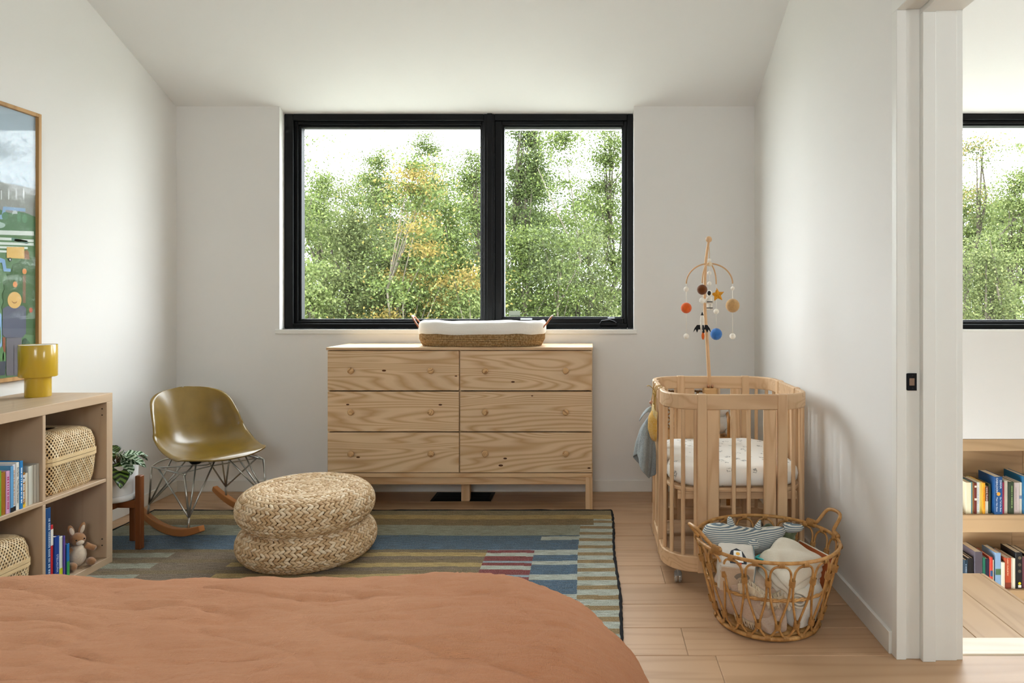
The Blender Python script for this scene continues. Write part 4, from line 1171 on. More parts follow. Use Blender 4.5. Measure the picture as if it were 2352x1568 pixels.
# ================================================================ rattan toy chair and white plush behind the crib
RC = Vector((0.55, 3.86, 0))
M_RAT = plain('#a8763f', 0.5, 0.35, var=0.2, vscale=30)
M_RATD = plain('#6b4a2a', 0.6, 0.3, var=0.25, vscale=30)
rc_ = thing('rattan_child_chair', 'woven rattan child chair behind the crib', 'chair', RC)
def ratchair():
    W, D = 0.19, 0.15
    for (x, y) in ((-W, -D), (W, -D), (-W, D), (W, D)):
        q = MB(); q.tube([(x, y, 0), (x * 0.97, y * 0.97, 0.43)], 0.012, 8); q.build('leg', M_RAT, rc_, True)
    q = MB(); ring(q, W + 0.01, D + 0.01, 0.05, 0.025, 0.415, 0.44, n=5); q.box(-W, W, -D, D, 0.42, 0.432); q.build('seat', M_RAT, rc_)
    outl = [(-W, 0.43), (-W, 0.6), (-W * 0.85, 0.665), (-W * 0.5, 0.69), (0, 0.697), (W * 0.5, 0.69), (W * 0.85, 0.665), (W, 0.6), (W, 0.43)]
    q = MB(); q.tube(smoothpath([(x, D, z) for x, z in outl], 4), 0.010, 8); q.build('back_frame', M_RATD, rc_, True)
    for s in (-1, 1):
        q = MB(); q.tube(smoothpath([(s * W, D, 0.62), (s * W * 1.05, 0.02, 0.58), (s * W, -D, 0.54), (s * W, -D, 0.43)], 4), 0.010, 8); q.build('arm', M_RAT, rc_, True)
    q = MB()
    for k in range(-9, 10):
        for s in (-1, 1):
            x0 = k * 0.045; pts = []
            for t in np.linspace(0, 1, 9):
                x = x0 + s * t * 0.25; z = 0.44 + t * 0.25
                if abs(x) < W - 0.004 and z < 0.69 - 0.05 * (abs(x) / W) ** 4: pts.append((x, D + 0.002 * s, z))
            if len(pts) > 1: q.tube(pts, 0.0045, 5)
    o = q.build('woven_back', M_RAT, rc_, True)
    q = MB()
    for k in range(40): q.ball((-W + 0.01 + k * (2 * W - 0.02) / 39, D - 0.012, 0.655 - 0.02 * ((k - 19.5) / 19.5) ** 4), 0.006, 6)
    q.build('beaded_trim', M_RATD, rc_, True)
ratchair()
pw = thing('white_plush', 'white plush toy seated on the rattan child chair', 'plush', (0.70, 3.80, 0.445))
M_PLW = plain('#e6e4df', 0.95, 0.05, sheen=0.4, var=0.04, vscale=80, bump=0.6)
q = MB(); q.ball((0, 0, 0.055), 0.06, 16, (1.0, 0.9, 0.95)); body = q.build('body', M_PLW, pw, True)
q = MB(); q.ball((0.005, -0.005, 0.135), 0.05, 16, (1.0, 0.92, 0.95)); q.build('head', M_PLW, pw, True)
for s in (-1, 1):
    q = MB(); q.ball((s * 0.055, -0.05, 0.02), 0.028, 12, (0.9, 1.5, 0.8)); q.build('foot', M_PLW, pw, True)
    q = MB(); q.ball((s * 0.03, 0.0, 0.19), 0.018, 10, (0.8, 0.6, 1.6)); q.build('ear', M_PLW, pw, True)

# ================================================================ rattan basket with toys and blankets
BC = Vector((0.649, 2.548, 0)); BH = 0.303
def br(z): return interp([0, 0.02, 0.06, 0.15, 0.25, 0.303], [0.178, 0.187, 0.201, 0.225, 0.248, 0.259], z)
bk = thing('rattan_basket', 'round open rattan basket with two handles beside the crib', 'basket', BC)
m = NT('rattan'); c = m.ramp(m.noise(m.coords((30, 30, 30)), 1.0, 3, 0.6), [(0.3, '#9c6b34'), (0.7, '#cf9f62')]); m.base(c); m.set(0.42, 0.4); M_CANE = m.m
M_BIND = plain('#a87a44', 0.5, 0.35, var=0.15, vscale=60)
NB = 19
def bp(th, z, dr=0.0): r = br(z) + dr; return Vector((r * math.cos(th), r * math.sin(th), z))
def hoopring(z, rad, name, dr=0.0, n=64):
    q = MB(); q.tube([bp(2 * PI * i / n, z, dr) for i in range(n)], rad, 8, True); q.build(name, M_CANE, bk, True)
hoopring(BH, 0.0065, 'rim'); hoopring(0.012, 0.0085, 'base_ring'); 
q = MB(); q.tube([bp(2 * PI * i / 120, 0.162 + 0.003 * math.sin(i * 1.1), -0.006 + 0.003 * math.cos(i * 1.1)) for i in range(120)], 0.0042, 6, True)
q.tube([bp(2 * PI * i / 120, 0.162 - 0.003 * math.sin(i * 1.1), -0.006 - 0.003 * math.cos(i * 1.1)) for i in range(120)], 0.0042, 6, True)
q.build('middle_ring', M_CANE, bk, True)
q = MB(); q.lathe([(0.0, 0.014), (0.17, 0.014), (0.17, 0.02), (0.0, 0.02)], 32); q.build('base', M_CANE, bk, True)
st = 2 * PI / NB; T0 = -PI / 2 - 0.06
bq = MB()
for w in (-0.0075, -0.0025, 0.0025, 0.0075): bq.lathe([(0.0098, w - 0.0026), (0.0112, w), (0.0098, w + 0.0026)], 10, (0, 0, 0), M=Matrix.Rotation(PI / 2, 4, 'X') @ Matrix.Scale(1.0, 4))
bind_h = bq.mesh('binding', M_BIND, True)
bq = MB()
for w in (-0.010, -0.005, 0.0, 0.005, 0.010): bq.lathe([(0.0098, w - 0.0026), (0.0112, w), (0.0098, w + 0.0026)], 10)
bind_v = bq.mesh('binding', M_BIND, True)
for k in range(NB):
    th = T0 + k * st
    for s in (-1, 1):                                     # cane from the rim arch down to the neighbouring foot arch
        pts = [bp(th, BH - 0.012)]
        pts += [bp(th + s * st * 0.24, BH - 0.016), bp(th + s * st * 0.40, BH - 0.034), bp(th + s * (st * 0.5 - 0.021), BH - 0.064), bp(th + s * (st * 0.5 - 0.020), BH - 0.082)]
        pts += [bp(th + s * st * (0.42 if False else 0.38), 0.16), bp(th + s * 0.028, 0.075), bp(th + s * 0.024, 0.056), bp(th + s * st * 0.18, 0.038), bp(th + s * st * 0.36, 0.022), bp(th + s * st * 0.5, 0.019)]
        q = MB(); q.tube(smoothpath(pts, 4), 0.0042, 6); q.build('cane', M_CANE, bk, True)
    put('binding', bind_h, bk, loc=bp(th, BH - 0.006), rot=(0, 0, th))
    put('binding', bind_v, bk, loc=bp(th + st / 2, BH - 0.073), rot=(0, 0.25, th + st / 2))
    put('binding', bind_v, bk, loc=bp(th, 0.066), rot=(0, 0.25, th))
    put('binding', bind_h, bk, loc=bp(th + st / 2, 0.016), rot=(0, 0, th + st / 2))
for hth in (math.radians(197), math.radians(17)):
    er = Vector((math.cos(hth), math.sin(hth), 0)); et = Vector((-math.sin(hth), math.cos(hth), 0))
    w = 0.080; base = lambda s, dz_, o=0.0: bp(hth + s * w / 0.26, BH, 0.0) + Vector((0, 0, dz_)) + er * o
    pts = [base(-1.25, 0.011), base(-0.75, 0.013), base(-0.62, 0.022, 0.006)] + [er * (0.259 + 0.038) + et * s * 0.036 + Vector((0, 0, BH + 0.066)) for s in (-1, 1)] + [base(0.62, 0.022, 0.006), base(0.75, 0.013), base(1.25, 0.011)]
    pth = smoothpath(pts, 5)
    q = MB(); q.tube(pth, 0.0068, 8); q.build('handle', M_CANE, bk, True)
    for s in (-1, 1):
        q = MB()
        for i in range(9): 
            a = hth + s * (w * (0.8 + i * 0.05)) / 0.26; p = bp(a, BH + 0.0055)
            M4 = Matrix.Translation(p) @ Matrix.Rotation(a, 4, 'Z') @ Matrix.Rotation(PI / 2, 4, 'X')
            q.lathe([(0.0128, -0.0016), (0.0142, 0), (0.0128, 0.0016)], 10, M=M4 @ Matrix.Diagonal((0.75, 1.15, 1, 1)))
        q.build('handle_wrap', M_BIND, bk, True)

def keep_in(q, o, gap=0.013):
    """press the collected shape inside the basket wall"""
    out = []
    for p in q.v:
        w = Vector(p) + Vector(o); z = max(w.z, 0.023); dx_, dy_ = w.x - BC.x, w.y - BC.y; r = math.hypot(dx_, dy_)
        lim = br(min(z, BH)) - gap
        if r > lim and z < BH: k = (lim - 0.25 * 0.01 * min(1, (r - lim) / 0.05)) / r; dx_ *= k; dy_ *= k
        out.append(tuple(Vector((BC.x + dx_, BC.y + dy_, z)) - Vector(o)))
    q.v = out; return q
def blob(q, c, rad, e=2.6, n=28, m=18, rot=None, noise=0.0, freq=18, seed=0):
    """lumpy superellipsoid"""
    rng = random.Random(seed); o = Vector((rng.uniform(0, 9), rng.uniform(0, 9), rng.uniform(0, 9)))
    from mathutils import noise as nzm
    f = lambda x: math.copysign(abs(x) ** (2 / e), x)
    def fn(u, v):
        a = 2 * PI * u; t = PI * (v - 0.5)
        p = Vector((rad[0] * f(math.cos(t)) * f(math.cos(a)), rad[1] * f(math.cos(t)) * f(math.sin(a)), rad[2] * f(math.sin(t))))
        if noise: p += p.normalized() * noise * nzm.noise(p * freq + o) * 2
        if rot is not None: p = rot @ p
        return p + Vector(c)
    q.grid(fn, n, m, closed_u=True)
def lump(name, label, cat, mat, c, rad, e=2.6, rotz=0, tiltx=0, tilty=0, noise=0.006, freq=18, seed=0, part='cloth'):
    r = thing(name, label, cat, (c[0], c[1], c[2]))
    rot = Matrix.Rotation(rotz, 3, 'Z') @ Matrix.Rotation(tiltx, 3, 'X') @ Matrix.Rotation(tilty, 3, 'Y')
    q = MB(); blob(q, (0, 0, 0), rad, e, 56, 36, rot, noise, freq, seed); keep_in(q, c); o = q.build(part, mat, r, True)
    return r
M_CREAM = cloth('cream_knit', '#d8cdb8', '#e6dfd0', 300, bump=0.4, fold=10)
M_BEIGE = cloth('beige_muslin', '#b79c84', '#cdb59f', 260, bump=0.5, fold=12)
M_TERRY = cloth('white_terry', '#d6d2c8', '#eae7df', 520, bump=1.0, fold=30)
M_LACE = cloth('ecru_lace', '#c8b28f', '#dccbb0', 220, bump=0.9, fold=40)
# filling from the bottom up
lump('beige_blanket', 'beige muslin blanket bundled at the bottom of the rattan basket', 'blanket', M_BEIGE, (0.585, 2.53, 0.115), (0.135, 0.135, 0.092), 2.8, noise=0.016, freq=11, seed=2)
g = lump('terry_towel', 'white terry towel stuffed low at the right of the rattan basket', 'towel', M_TERRY, (0.735, 2.485, 0.108), (0.092, 0.105, 0.085), 3.0, rotz=0.5, noise=0.014, freq=14, seed=5)
fr = thing('fringed_blanket', 'ecru blanket with lace and fringe in the basket front', 'blanket', (0.575, 2.385, 0.12))
q = MB(); q.grid(lambda u, v: Vector((-0.095 + 0.20 * u, -0.02 + 0.05 * abs(u - 0.45) ** 1.3 + 0.010 * math.sin(9 * u + 5 * v) - 0.006 * math.sin(v * 9) + 0.042 * v, -0.085 + 0.155 * v + 0.02 * math.sin(u * 6))), 30, 18); keep_in(q, fr.location, 0.016); o = q.build('cloth', M_BEIGE, fr, True); mod_solid(o, 0.006); mod_subsurf(o, 1)
rng = random.Random(9)
q = MB()
for i in range(46):
    u = i / 45; x = -0.06 + 0.155 * u; z0 = 0.045 + 0.025 * math.sin(u * 5 + 1); y = -0.012 + 0.045 * abs(u - 0.45) - 0.01
    q.tube(smoothpath([(x, y + 0.012, z0 + 0.02), (x + rng.uniform(-.004, .004), y - 0.006, z0 + 0.008), (x + rng.uniform(-.008, .008), y - 0.010, z0 - 0.02 - rng.uniform(0, 0.01))], 3), 0.0022, 5)
keep_in(q, fr.location, 0.009); q.build('fringe', M_LACE, fr, True)
q = MB()
for i in range(30):
    u = i / 29; x = -0.085 + 0.075 * u; z0 = -0.055 - 0.02 * u; y = -0.004 - 0.02 * u + 0.03 * (1 - u)
    q.tube([(x, y, z0 + 0.015), (x + rng.uniform(-.004, .004), y - 0.004, z0), (x + rng.uniform(-.006, .006), y - 0.003, z0 - 0.016)], 0.002, 5)
keep_in(q, fr.location, 0.009); q.build('fringe', M_LACE, fr, True)
q = MB(); q.grid(lambda u, v: Vector((-0.07 + 0.17 * u, -0.03 + 0.045 * abs(u - 0.45) + 0.004 * math.sin(40 * u), 0.03 + 0.028 * v + 0.025 * math.sin(u * 5 + 1))), 40, 6); keep_in(q, fr.location, 0.011); o = q.build('lace_band', M_LACE, fr, True); mod_solid(o, 0.004)
# orange-brown picture book at the right
ob = thing('picture_book', 'rust orange picture book tucked at the right of the rattan basket', 'book', (0.815, 2.56, 0.155), 0.35)
q = MB(); q.box(-0.006, 0.006, -0.09, 0.09, -0.08, 0.1, b=0.001); q.build('cover', plain('#a4552a', 0.5), ob, rot=(0, 0.25, 0))
q = MB(); q.box(-0.0045, 0.0045, -0.088, 0.092, -0.077, 0.0975); q.build('pages', plain('#e6dfd0', 0.8), ob, rot=(0, 0.25, 0), loc=(0.0, 0.0, 0.004))
# cream blanket: folded slab with a rolled edge
cb = thing('cream_blanket', 'cream knitted blanket folded on top in the rattan basket', 'blanket', (0.735, 2.50, 0.235))
from mathutils import noise as _nz
cbo = Vector(cb.location)
cor = [P(1742, 1284, 2.475), P(1792, 1231, 2.60), P(1898, 1284, 2.52), P(1817, 1352, 2.345)]
for k in range(4):                                             # four folded layers
    def sheet(u, v, k=k):
        g = 0.05 * math.sin(k * 2.1); u2, v2 = min(1, max(0, u)), min(1, max(0, v))
        p = cor[0].lerp(cor[1], u2).lerp(cor[3].lerp(cor[2], u2), v2)
        bul = math.sin(PI * u2) ** 0.5 * math.sin(PI * v2) ** 0.5
        edge = max(0, abs(2 * u2 - 1) - 0.75) / 0.25; edge2 = max(0, abs(2 * v2 - 1) - 0.75) / 0.25
        z = 0.020 * bul - 0.021 * k - 0.012 * (edge ** 2 + edge2 ** 2) + 0.010 * _nz.noise(Vector((u * 3 + k, v * 3, k * 3.3))) + 0.006 * math.sin(9 * (u2 - 0.55 * v2)) * bul
        return p + Vector((0.004 * math.sin(k * 2.3 + v * 4), 0.004 * math.cos(k * 1.7 + u * 4) + 0.004 * k, z)) - cbo
    q = MB(); q.grid(sheet, 22, 22); keep_in(q, cbo, 0.02); o = q.build('folded_layer', M_CREAM, cb, True); mod_solid(o, 0.0185, 0); mod_subsurf(o, 2)
q = MB()
vs = []
NS = 46
for i in range(NS):
    a = 4.6 * PI * i / (NS - 1); rr = 0.005 + 0.024 * i / (NS - 1)
    for j in range(9):
        t = j / 8 - 0.5
        p = Vector((rr * math.cos(a) * 1.25, t * 0.10, rr * math.sin(a)))
        vs.append(Matrix.Rotation(-0.35, 3, 'Z') @ p + Vector((-0.008, -0.098, -0.088)))
q.add(vs, [(i * 9 + j, i * 9 + j + 1, (i + 1) * 9 + j + 1, (i + 1) * 9 + j) for i in range(NS - 1) for j in range(8)])
o = q.build('rolled_edge', M_CREAM, cb, True); mod_solid(o, 0.007); mod_subsurf(o, 1)
# soft block
sb = thing('soft_block', 'soft baby block with stitched penguin on top in the rattan basket', 'toy', (0.512, 2.445, 0.232))
sb.rotation_euler = (0.38, 0.05, -0.12)
q = MB(); q.box(-0.062, 0.062, -0.058, 0.058, -0.06, 0.06, b=0.008)
q.build('cube', [plain('#cfc9be', 0.9, 0.1, var=0.05, vscale=40, bump=0.3)], sb)
q = MB(); q.box(-0.056, 0.056, -0.0605, -0.057, -0.056, 0.05, b=0.002); q.build('terry_face', cloth('block_terry', '#c0a88c', '#cbb59b', 420, bump=1.0), sb)
q = MB(); q.box(0.0605, 0.0635, -0.052, 0.052, -0.056, 0.056, b=0.001); q.build('blue_side', plain('#7f959c', 0.9), sb)
def flatshape(pts, z, mat, name, parent, ax='top', t=0.0012):
    q = MB()
    fn = (lambda u, v, w: (u, v, z + w)) if ax == 'top' else (lambda u, v, w: (u, z - w, v))
    q.prism(pts, fn, 0, t); return q.build(name, mat, parent)
ell = lambda cx, cyy, a, b, n=18, a0=0, a1=2 * PI: [(cx + a * math.cos(a0 + (a1 - a0) * i / n), cyy + b * math.sin(a0 + (a1 - a0) * i / n)) for i in range(n + (0 if abs(a1 - a0 - 2 * PI) < 1e-6 else 1))]
M_CHAR = plain('#33363c', 0.9); M_TAGW = plain('#eeeeea', 0.8)
pen = flatshape([(-0.026, -0.05), (-0.03, -0.02), (-0.02, 0.012), (0.0, 0.026), (0.02, 0.012), (0.034, -0.025), (0.03, -0.05)], 0.0595, M_CHAR, 'penguin', sb)
flatshape([(-0.014, -0.045), (-0.011, 0.012), (0.017, 0.012), (0.02, -0.045)], 0.0612, M_TAGW, 'penguin_tag', sb)
flatshape(ell(0.003, -0.004, 0.007, 0.007), 0.0626, plain('#e8b04a', 0.8), 'penguin_spot', sb)
flatshape([(-0.006, -0.05), (0.0, -0.058), (0.012, -0.058), (0.013, -0.047)], 0.0610, plain('#d9623a', 0.9), 'penguin_foot', sb)
flatshape(ell(0.018, 0.004, 0.028, 0.026, 16, 0.25, PI - 0.25) + ell(0.018, -0.006, 0.018, 0.018, 10, PI - 0.3, 0.3), -0.0605, plain('#8a8175', 0.95), 'mask_patch', sb, 'front')
# ring toy
rt = thing('ring_toy', 'small coloured ring toy between block and whale in the basket', 'toy', (0.612, 2.485, 0.25))
q = MB(); q.tube([(0.02 * math.cos(a), 0.02 * math.sin(a), 0.004 * math.sin(a * 2)) for a in np.linspace(0, 2 * PI, 20, endpoint=False)], 0.004, 8, True); q.build('teal_ring', plain('#49b0ad', 0.4), rt, True)
q = MB(); blob(q, (0.004, 0.002, -0.012), (0.04, 0.03, 0.012), 2.2, 18, 10, None, 0.004, 20); q.build('green_base', plain('#5f7a4c', 0.9), rt, True)
q = MB(); blob(q, (0.03, -0.022, -0.012), (0.02, 0.015, 0.012), 2.2, 14, 8); q.build('red_tip', plain('#a33a35', 0.9), rt, True)
# striped whale
m = NT('blue_ticking'); v = m.coords((1, 1, 1), rnd=False)
w = m.node('ShaderNodeTexWave', wave_type='BANDS', bands_direction='Z', wave_profile='SIN'); w.inputs['Scale'].default_value = 50; w.inputs['Distortion'].default_value = 0.6; w.inputs['Detail'].default_value = 0
m.link(v, w.inputs[0]); m.base(m.ramp(w.outputs['Fac'], [(0.42, '#d9d7cd'), (0.52, '#71808a')])); m.set(0.9, 0.1); m.bump(m.noise(v, 60, 2), 0.3, 0.002); M_TICK = m.m
wh = thing('whale_plush', 'blue striped fabric whale lying on top of the rattan basket', 'plush', (0.60, 2.605, 0.285))
def W(x, y, Y): return P(x, y, Y) - Vector(wh.location)
path = smoothpath([W(1613, 1224, 2.60), W(1640, 1230, 2.59), W(1675, 1238, 2.59), W(1710, 1243, 2.60), W(1745, 1240, 2.62), W(1775, 1228, 2.635), W(1800, 1217, 2.65)], 5)
n = len(path); rad = [interp([0, 0.05, 0.2, 0.45, 0.7, 0.88, 1], [0.012, 0.036, 0.052, 0.055, 0.046, 0.028, 0.012], i / (n - 1)) for i in range(n)]
q = MB(); q.tube(path, rad, 16); q.build('body', M_TICK, wh, True)
q = MB(); q.ball(W(1822, 1213, 2.66), 0.034, 14, (1.25, 0.7, 0.48), M=Matrix.Rotation(-0.12, 4, 'Y')); q.build('tail_fluke', M_TICK, wh, True)
q = MB(); q.ball(W(1812, 1206, 2.70), 0.026, 12, (1.0, 1.0, 0.4)); q.build('tail_fluke', M_TICK, wh, True)
q = MB(); q.tube(smoothpath([W(1685, 1222, 2.61), W(1679, 1205, 2.615), W(1675, 1186, 2.62)], 4), [0.040, 0.036, 0.032, 0.028, 0.024, 0.021, 0.018, 0.014, 0.006], 12, flat=0.6); q.build('fin', M_TICK, wh, True)
q = MB(); q.tube(smoothpath([W(1738, 1226, 2.62), W(1741, 1210, 2.625), W(1746, 1194, 2.63)], 4), [0.038, 0.035, 0.031, 0.027, 0.022, 0.017, 0.012, 0.008, 0.003], 12, flat=0.55); q.build('fin', M_TICK, wh, True)
q = MB(); q.ball(W(1731, 1251, 2.515), 0.020, 12, (1.1, 0.8, 0.95)); q.build('fin', M_TICK, wh, True)
# green plush behind the whale
gp = thing('green_plush', 'dark green plush toy at the back of the rattan basket', 'plush', (0.70, 2.70, 0.245))
M_GRN = plain('#45523c', 0.95, 0.05, sheen=0.3, var=0.35, vscale=60, bump=0.8)
q = MB(); blob(q, (0, 0, 0), (0.06, 0.036, 0.045), 2.2, 24, 16, None, 0.01, 30, 3); q.build('body', M_GRN, gp, True)
q = MB(); blob(q, (0.075, -0.01, 0.02), (0.032, 0.026, 0.026), 2.2, 20, 12, None, 0.008, 30, 4); q.build('head', plain('#7d8563', 0.95, 0.05, sheen=0.3, var=0.3, vscale=60, bump=0.8), gp, True)
q = MB(); blob(q, (0.05, -0.03, -0.03), (0.03, 0.03, 0.022), 2.2, 18, 12, None, 0.008, 30, 5); q.build('foot', M_GRN, gp, True)
# ================================================================ cube bookcase on the left wall
BX0, BX1 = -2.562, -2.165
BYF = 3.08; CELL, TH, TI = 0.336, 0.038, 0.016
NCOL = 4
BYN = BYF - 2 * TH - NCOL * CELL - (NCOL - 1) * TI
bo = Vector(((BX0 + BX1) / 2, (BYF + BYN) / 2, 0))
bs = thing('cube_bookcase', 'low pale oak cube bookcase along the left wall', 'bookcase', bo)
def bbox(name, x0, x1, y0, y1, z0, z1, mat, b=0.0015):
    q = MB(); q.box(x0 - bo.x, x1 - bo.x, y0 - bo.y, y1 - bo.y, z0, z1, b=b); return q.build(name, mat, bs)
ZM0, ZM1 = 0.377, 0.393
bbox('top', BX0, BX1, BYN, BYF, 0.732, 0.77, M_SHELF); bbox('bottom', BX0, BX1, BYN, BYF, 0, 0.038, M_SHELF)
sidef = bbox('side_panel', BX0, BX1, BYF - TH, BYF, 0.038, 0.732, M_SHELFZ); bbox('side_panel', BX0, BX1, BYN, BYN + TH, 0.038, 0.732, M_SHELFZ)
bbox('shelf', BX0 + 0.006, BX1 - 0.002, BYN + TH, BYF - TH, ZM0, ZM1, M_SHELF)
bbox('back_panel', BX0 + 0.001, BX0 + 0.006, BYN + TH, BYF - TH, 0.038, 0.732, M_SHELFZ)
cells = []
y = BYF - TH
for k in range(NCOL):
    cells.append((y - CELL, y)); y -= CELL
    if k < NCOL - 1:
        for (z0, z1) in ((0.038, ZM0), (ZM1, 0.732)): bbox('divider', BX0 + 0.006, BX1 - 0.002, y - TI, y, z0, z1, M_SHELFZ)
        y -= TI
for (dz_) in (0.655, 0.683, 0.103, 0.075):
    q = MB(); q.lathe([(0, 0), (0.0028, 0), (0.0028, 0.0012), (0, 0.0012)], 8, M=Matrix.Rotation(PI / 2, 4, 'X')); q.build('peg_hole', M_BLACK, bs, loc=(BX1 - 0.02 - bo.x, BYF - TH - 0.0003 - bo.y, dz_ + 0.02))

# ---- books
M_PAGE = plain('#e8e1d0', 0.85, 0.1, var=0.05, vscale=200)
def text(s, size, mat, parent, loc, mtx, name='title', ext=0.0002):
    cu = bpy.data.curves.new(name, 'FONT'); cu.body = s; cu.size = size; cu.align_x = 'CENTER'; cu.align_y = 'CENTER'; cu.extrude = ext; cu.resolution_u = 2
    cu.materials.append(mat)
    tmp = bpy.data.objects.new(name, cu); COL.objects.link(tmp)
    me = bpy.data.meshes.new_from_object(tmp); bpy.data.objects.remove(tmp); bpy.data.curves.remove(cu)
    o = bpy.data.objects.new(name, me); COL.objects.link(o); o.parent = parent
    o.matrix_local = Matrix.Translation(loc) @ mtx.to_4x4()
    return o
SPX = Matrix(((0, 0, 1), (0, 1, 0), (-1, 0, 0)))            # spine facing +X, text reading downwards
SPY = Matrix(((0, 1, 0), (0, 0, -1), (-1, 0, 0)))           # spine facing -Y, text reading downwards
def book(label, col, face, spine, a0, a1, z0, h, depth, group, title=None, tcol='#e8e8e8', tsize=None, band=None, rough=0.45):
    """face 'X' or 'Y' = where the spine looks; spine = its coordinate; a0..a1 the thickness along the shelf"""
    t = a1 - a0; m = plain(col, rough, 0.4, var=0.04)
    loc = (spine, (a0 + a1) / 2, z0) if face == 'X' else ((a0 + a1) / 2, spine, z0)
    r = thing('book', label, 'book', loc, 0, group)
    s = -1 if face == 'X' else 1                            # direction from spine into the shelf
    def bx(q, d0, d1, u0, u1, za, zb, b=0.0006):
        if face == 'X': q.box(s * d0, s * d1, u0, u1, za, zb, b=b)
        else: q.box(u0, u1, s * d0, s * d1, za, zb, b=b)
    q = MB(); c = min(0.002, t * 0.15)
    bx(q, 0, c, -t / 2, t / 2, 0, h); bx(q, c * 0.9, depth, -t / 2, -t / 2 + c, 0, h); bx(q, c * 0.9, depth, t / 2 - c, t / 2, 0, h)
    q.build('cover', m, r)
    q = MB(); bx(q, c, depth - 0.003, -t / 2 + c, t / 2 - c, 0.002, h - 0.003, 0); q.build('pages', M_PAGE, r)
    for (za, zb, bc) in (band or []):
        q = MB(); bx(q, -0.0006, 0.0004, -t / 2, t / 2, za * h, zb * h, 0); q.build('spine_band', plain(bc, rough), r)
    if title:
        off = 0.0011
        for (txt, zf, uo, sz) in title:
            l = (off, uo * t, zf * h) if face == 'X' else (uo * t, -off, zf * h)
            if txt == '~':                                 # lettering too small to read: rows of short strokes
                q = MB(); rg = random.Random(int(a0 * 9999)); z = 0.12 * h + (zf - 0.5) * 0.3 * h
                while z < 0.86 * h:
                    ln = rg.uniform(0.6, 1.6) * sz
                    if face == 'X': q.box(0, 0.0006, uo * t - sz / 2, uo * t + sz / 2, z, z + ln * 0.6)
                    else: q.box(uo * t - sz / 2, uo * t + sz / 2, -0.0006, 0, z, z + ln * 0.6)
                    z += ln * 0.6 + rg.choice((0.3, 0.35, 0.9)) * sz
                q.build('spine_print', plain(tcol, 0.5), r); continue
            text(txt, sz, plain(tcol, 0.5), r, l, SPX if face == 'X' else SPY)
    return r
def yk(x, X=2.175): return X * FPX / (PX - x)
G1 = 'books in the upper shelf of the cube bookcase'
X_S = -2.173
up = [ # label, colour, x far, x near, height, depth, title, band
    ('pale grey paperback nearest the divider', '#b8b1a3', 92.5, 87.2, 0.152, 0.11, None, None),
    ('pale grey paperback second from the divider', '#b3ab9c', 87, 81.6, 0.150, 0.11, None, None),
    ('pale beige paperback third from the divider', '#b8b3a4', 81.4, 75.7, 0.150, 0.11, None, None),
    ('off-white paperback fourth from the divider', '#c3c2b6', 75.5, 67.8, 0.150, 0.11, None, None),
    ('short cream paperback beside the brown-gold book', '#cfc9b4', 67.5, 59.8, 0.128, 0.10, None, None),
    ('brown-gold children book with white oval on the spine', '#9a6212', 59.4, 51.9, 0.134, 0.10, [('~', 0.42, 0, 0.006)], [(0.74, 0.93, '#d9d6d6'), (0.0, 0.13, '#e0b62c')]),
    ('tall bright blue picture book with white title', '#1f78b5', 51.6, 44.6, 0.182, 0.15, [('~', 0.5, 0, 0.0055)], None),
    ('tall white picture book with black title beside the blue one', '#dddcd4', 44.2, 37.2, 0.180, 0.15, [('Eric Carle    The Mixed-Up Chameleon', 0.52, 0, 0.0085)], None),
    ('white thin picture book with black foot label', '#cfd0d6', 37, 30.2, 0.176, 0.15, [('~', 0.55, 0, 0.004)], [(0.0, 0.10, '#1b1a1c')]),
    ('light blue picture book with black foot label', '#5f9cc8', 30, 23.2, 0.172, 0.15, None, [(0.0, 0.10, '#1b1a1c')]),
    ('pink picture book with dark pink title', '#cf9dc0', 23, 14.2, 0.158, 0.14, [('~', 0.45, 0, 0.006)], None),
    ('brown-orange book beside the pink one', '#9a6516', 13.6, 2.4, 0.158, 0.13, None, None),
    ('bright green book at the left edge of the photo', '#6f9c2e', 2, -9, 0.168, 0.13, None, None),
]
tcols = {5: '#ece8dc', 6: '#dfeaf2', 7: '#26262a', 8: '#b98a48', 10: '#b02a6a'}
for i, (lb, col, xf, xn, h, dp, ti, bd) in enumerate(up):
    book(lb, col, 'X', X_S - (0.006 if i < 5 else 0.0) - 0.002 * (i % 3), yk(xn), yk(xf), ZM1, h, dp, G1, ti, tcols.get(i, '#dddddd'), band=bd)
G2 = 'books in the lower shelf of the cube bookcase'
lo_ = [
    ('tall dark blue encyclopedia against the divider', '#1f4a7d', 2.709, 2.742, 0.318, 0.24, [('~', 0.45, 0.25, 0.0075)], '#aebfd2', None),
    ('thin white and red book beside the tall blue one', '#c42a2c', 2.744, 2.759, 0.242, 0.20, None, '#ffffff', [(0.66, 0.93, '#e2ded6')]),
    ('navy blue picture book with white title', '#1d3f8c', 2.762, 2.786, 0.190, 0.19, [('STELLALUNA', 0.42, 0, 0.0125)], '#c9d6ee', None),
    ('white and lime picture book beside the navy one', '#d4d9cf', 2.788, 2.808, 0.180, 0.18, None, '#333', [(0.0, 0.28, '#c4cc28')]),
    ('thin purple book between white and red ones', '#5a4a94', 2.809, 2.817, 0.178, 0.17, None, '#fff', None),
    ('small red board book with yellow title', '#c5201f', 2.819, 2.836, 0.148, 0.15, [('GOODNIGHT MOON', 0.45, 0, 0.0095)], '#f0b62a', None),
    ('small blue and green board book at the end', '#1f6fae', 2.838, 2.853, 0.134, 0.14, None, '#fff', [(0.0, 0.45, '#3f9b52')]),
]
for i, (lb, col, a, c, h, dp, ti, tc, bd) in enumerate(lo_): book(lb, col, 'X', -2.176 - 0.004 * (i % 2) - (0.01 if i > 4 else 0), a, c, 0.038, h, dp, G2, ti, tc, band=bd)

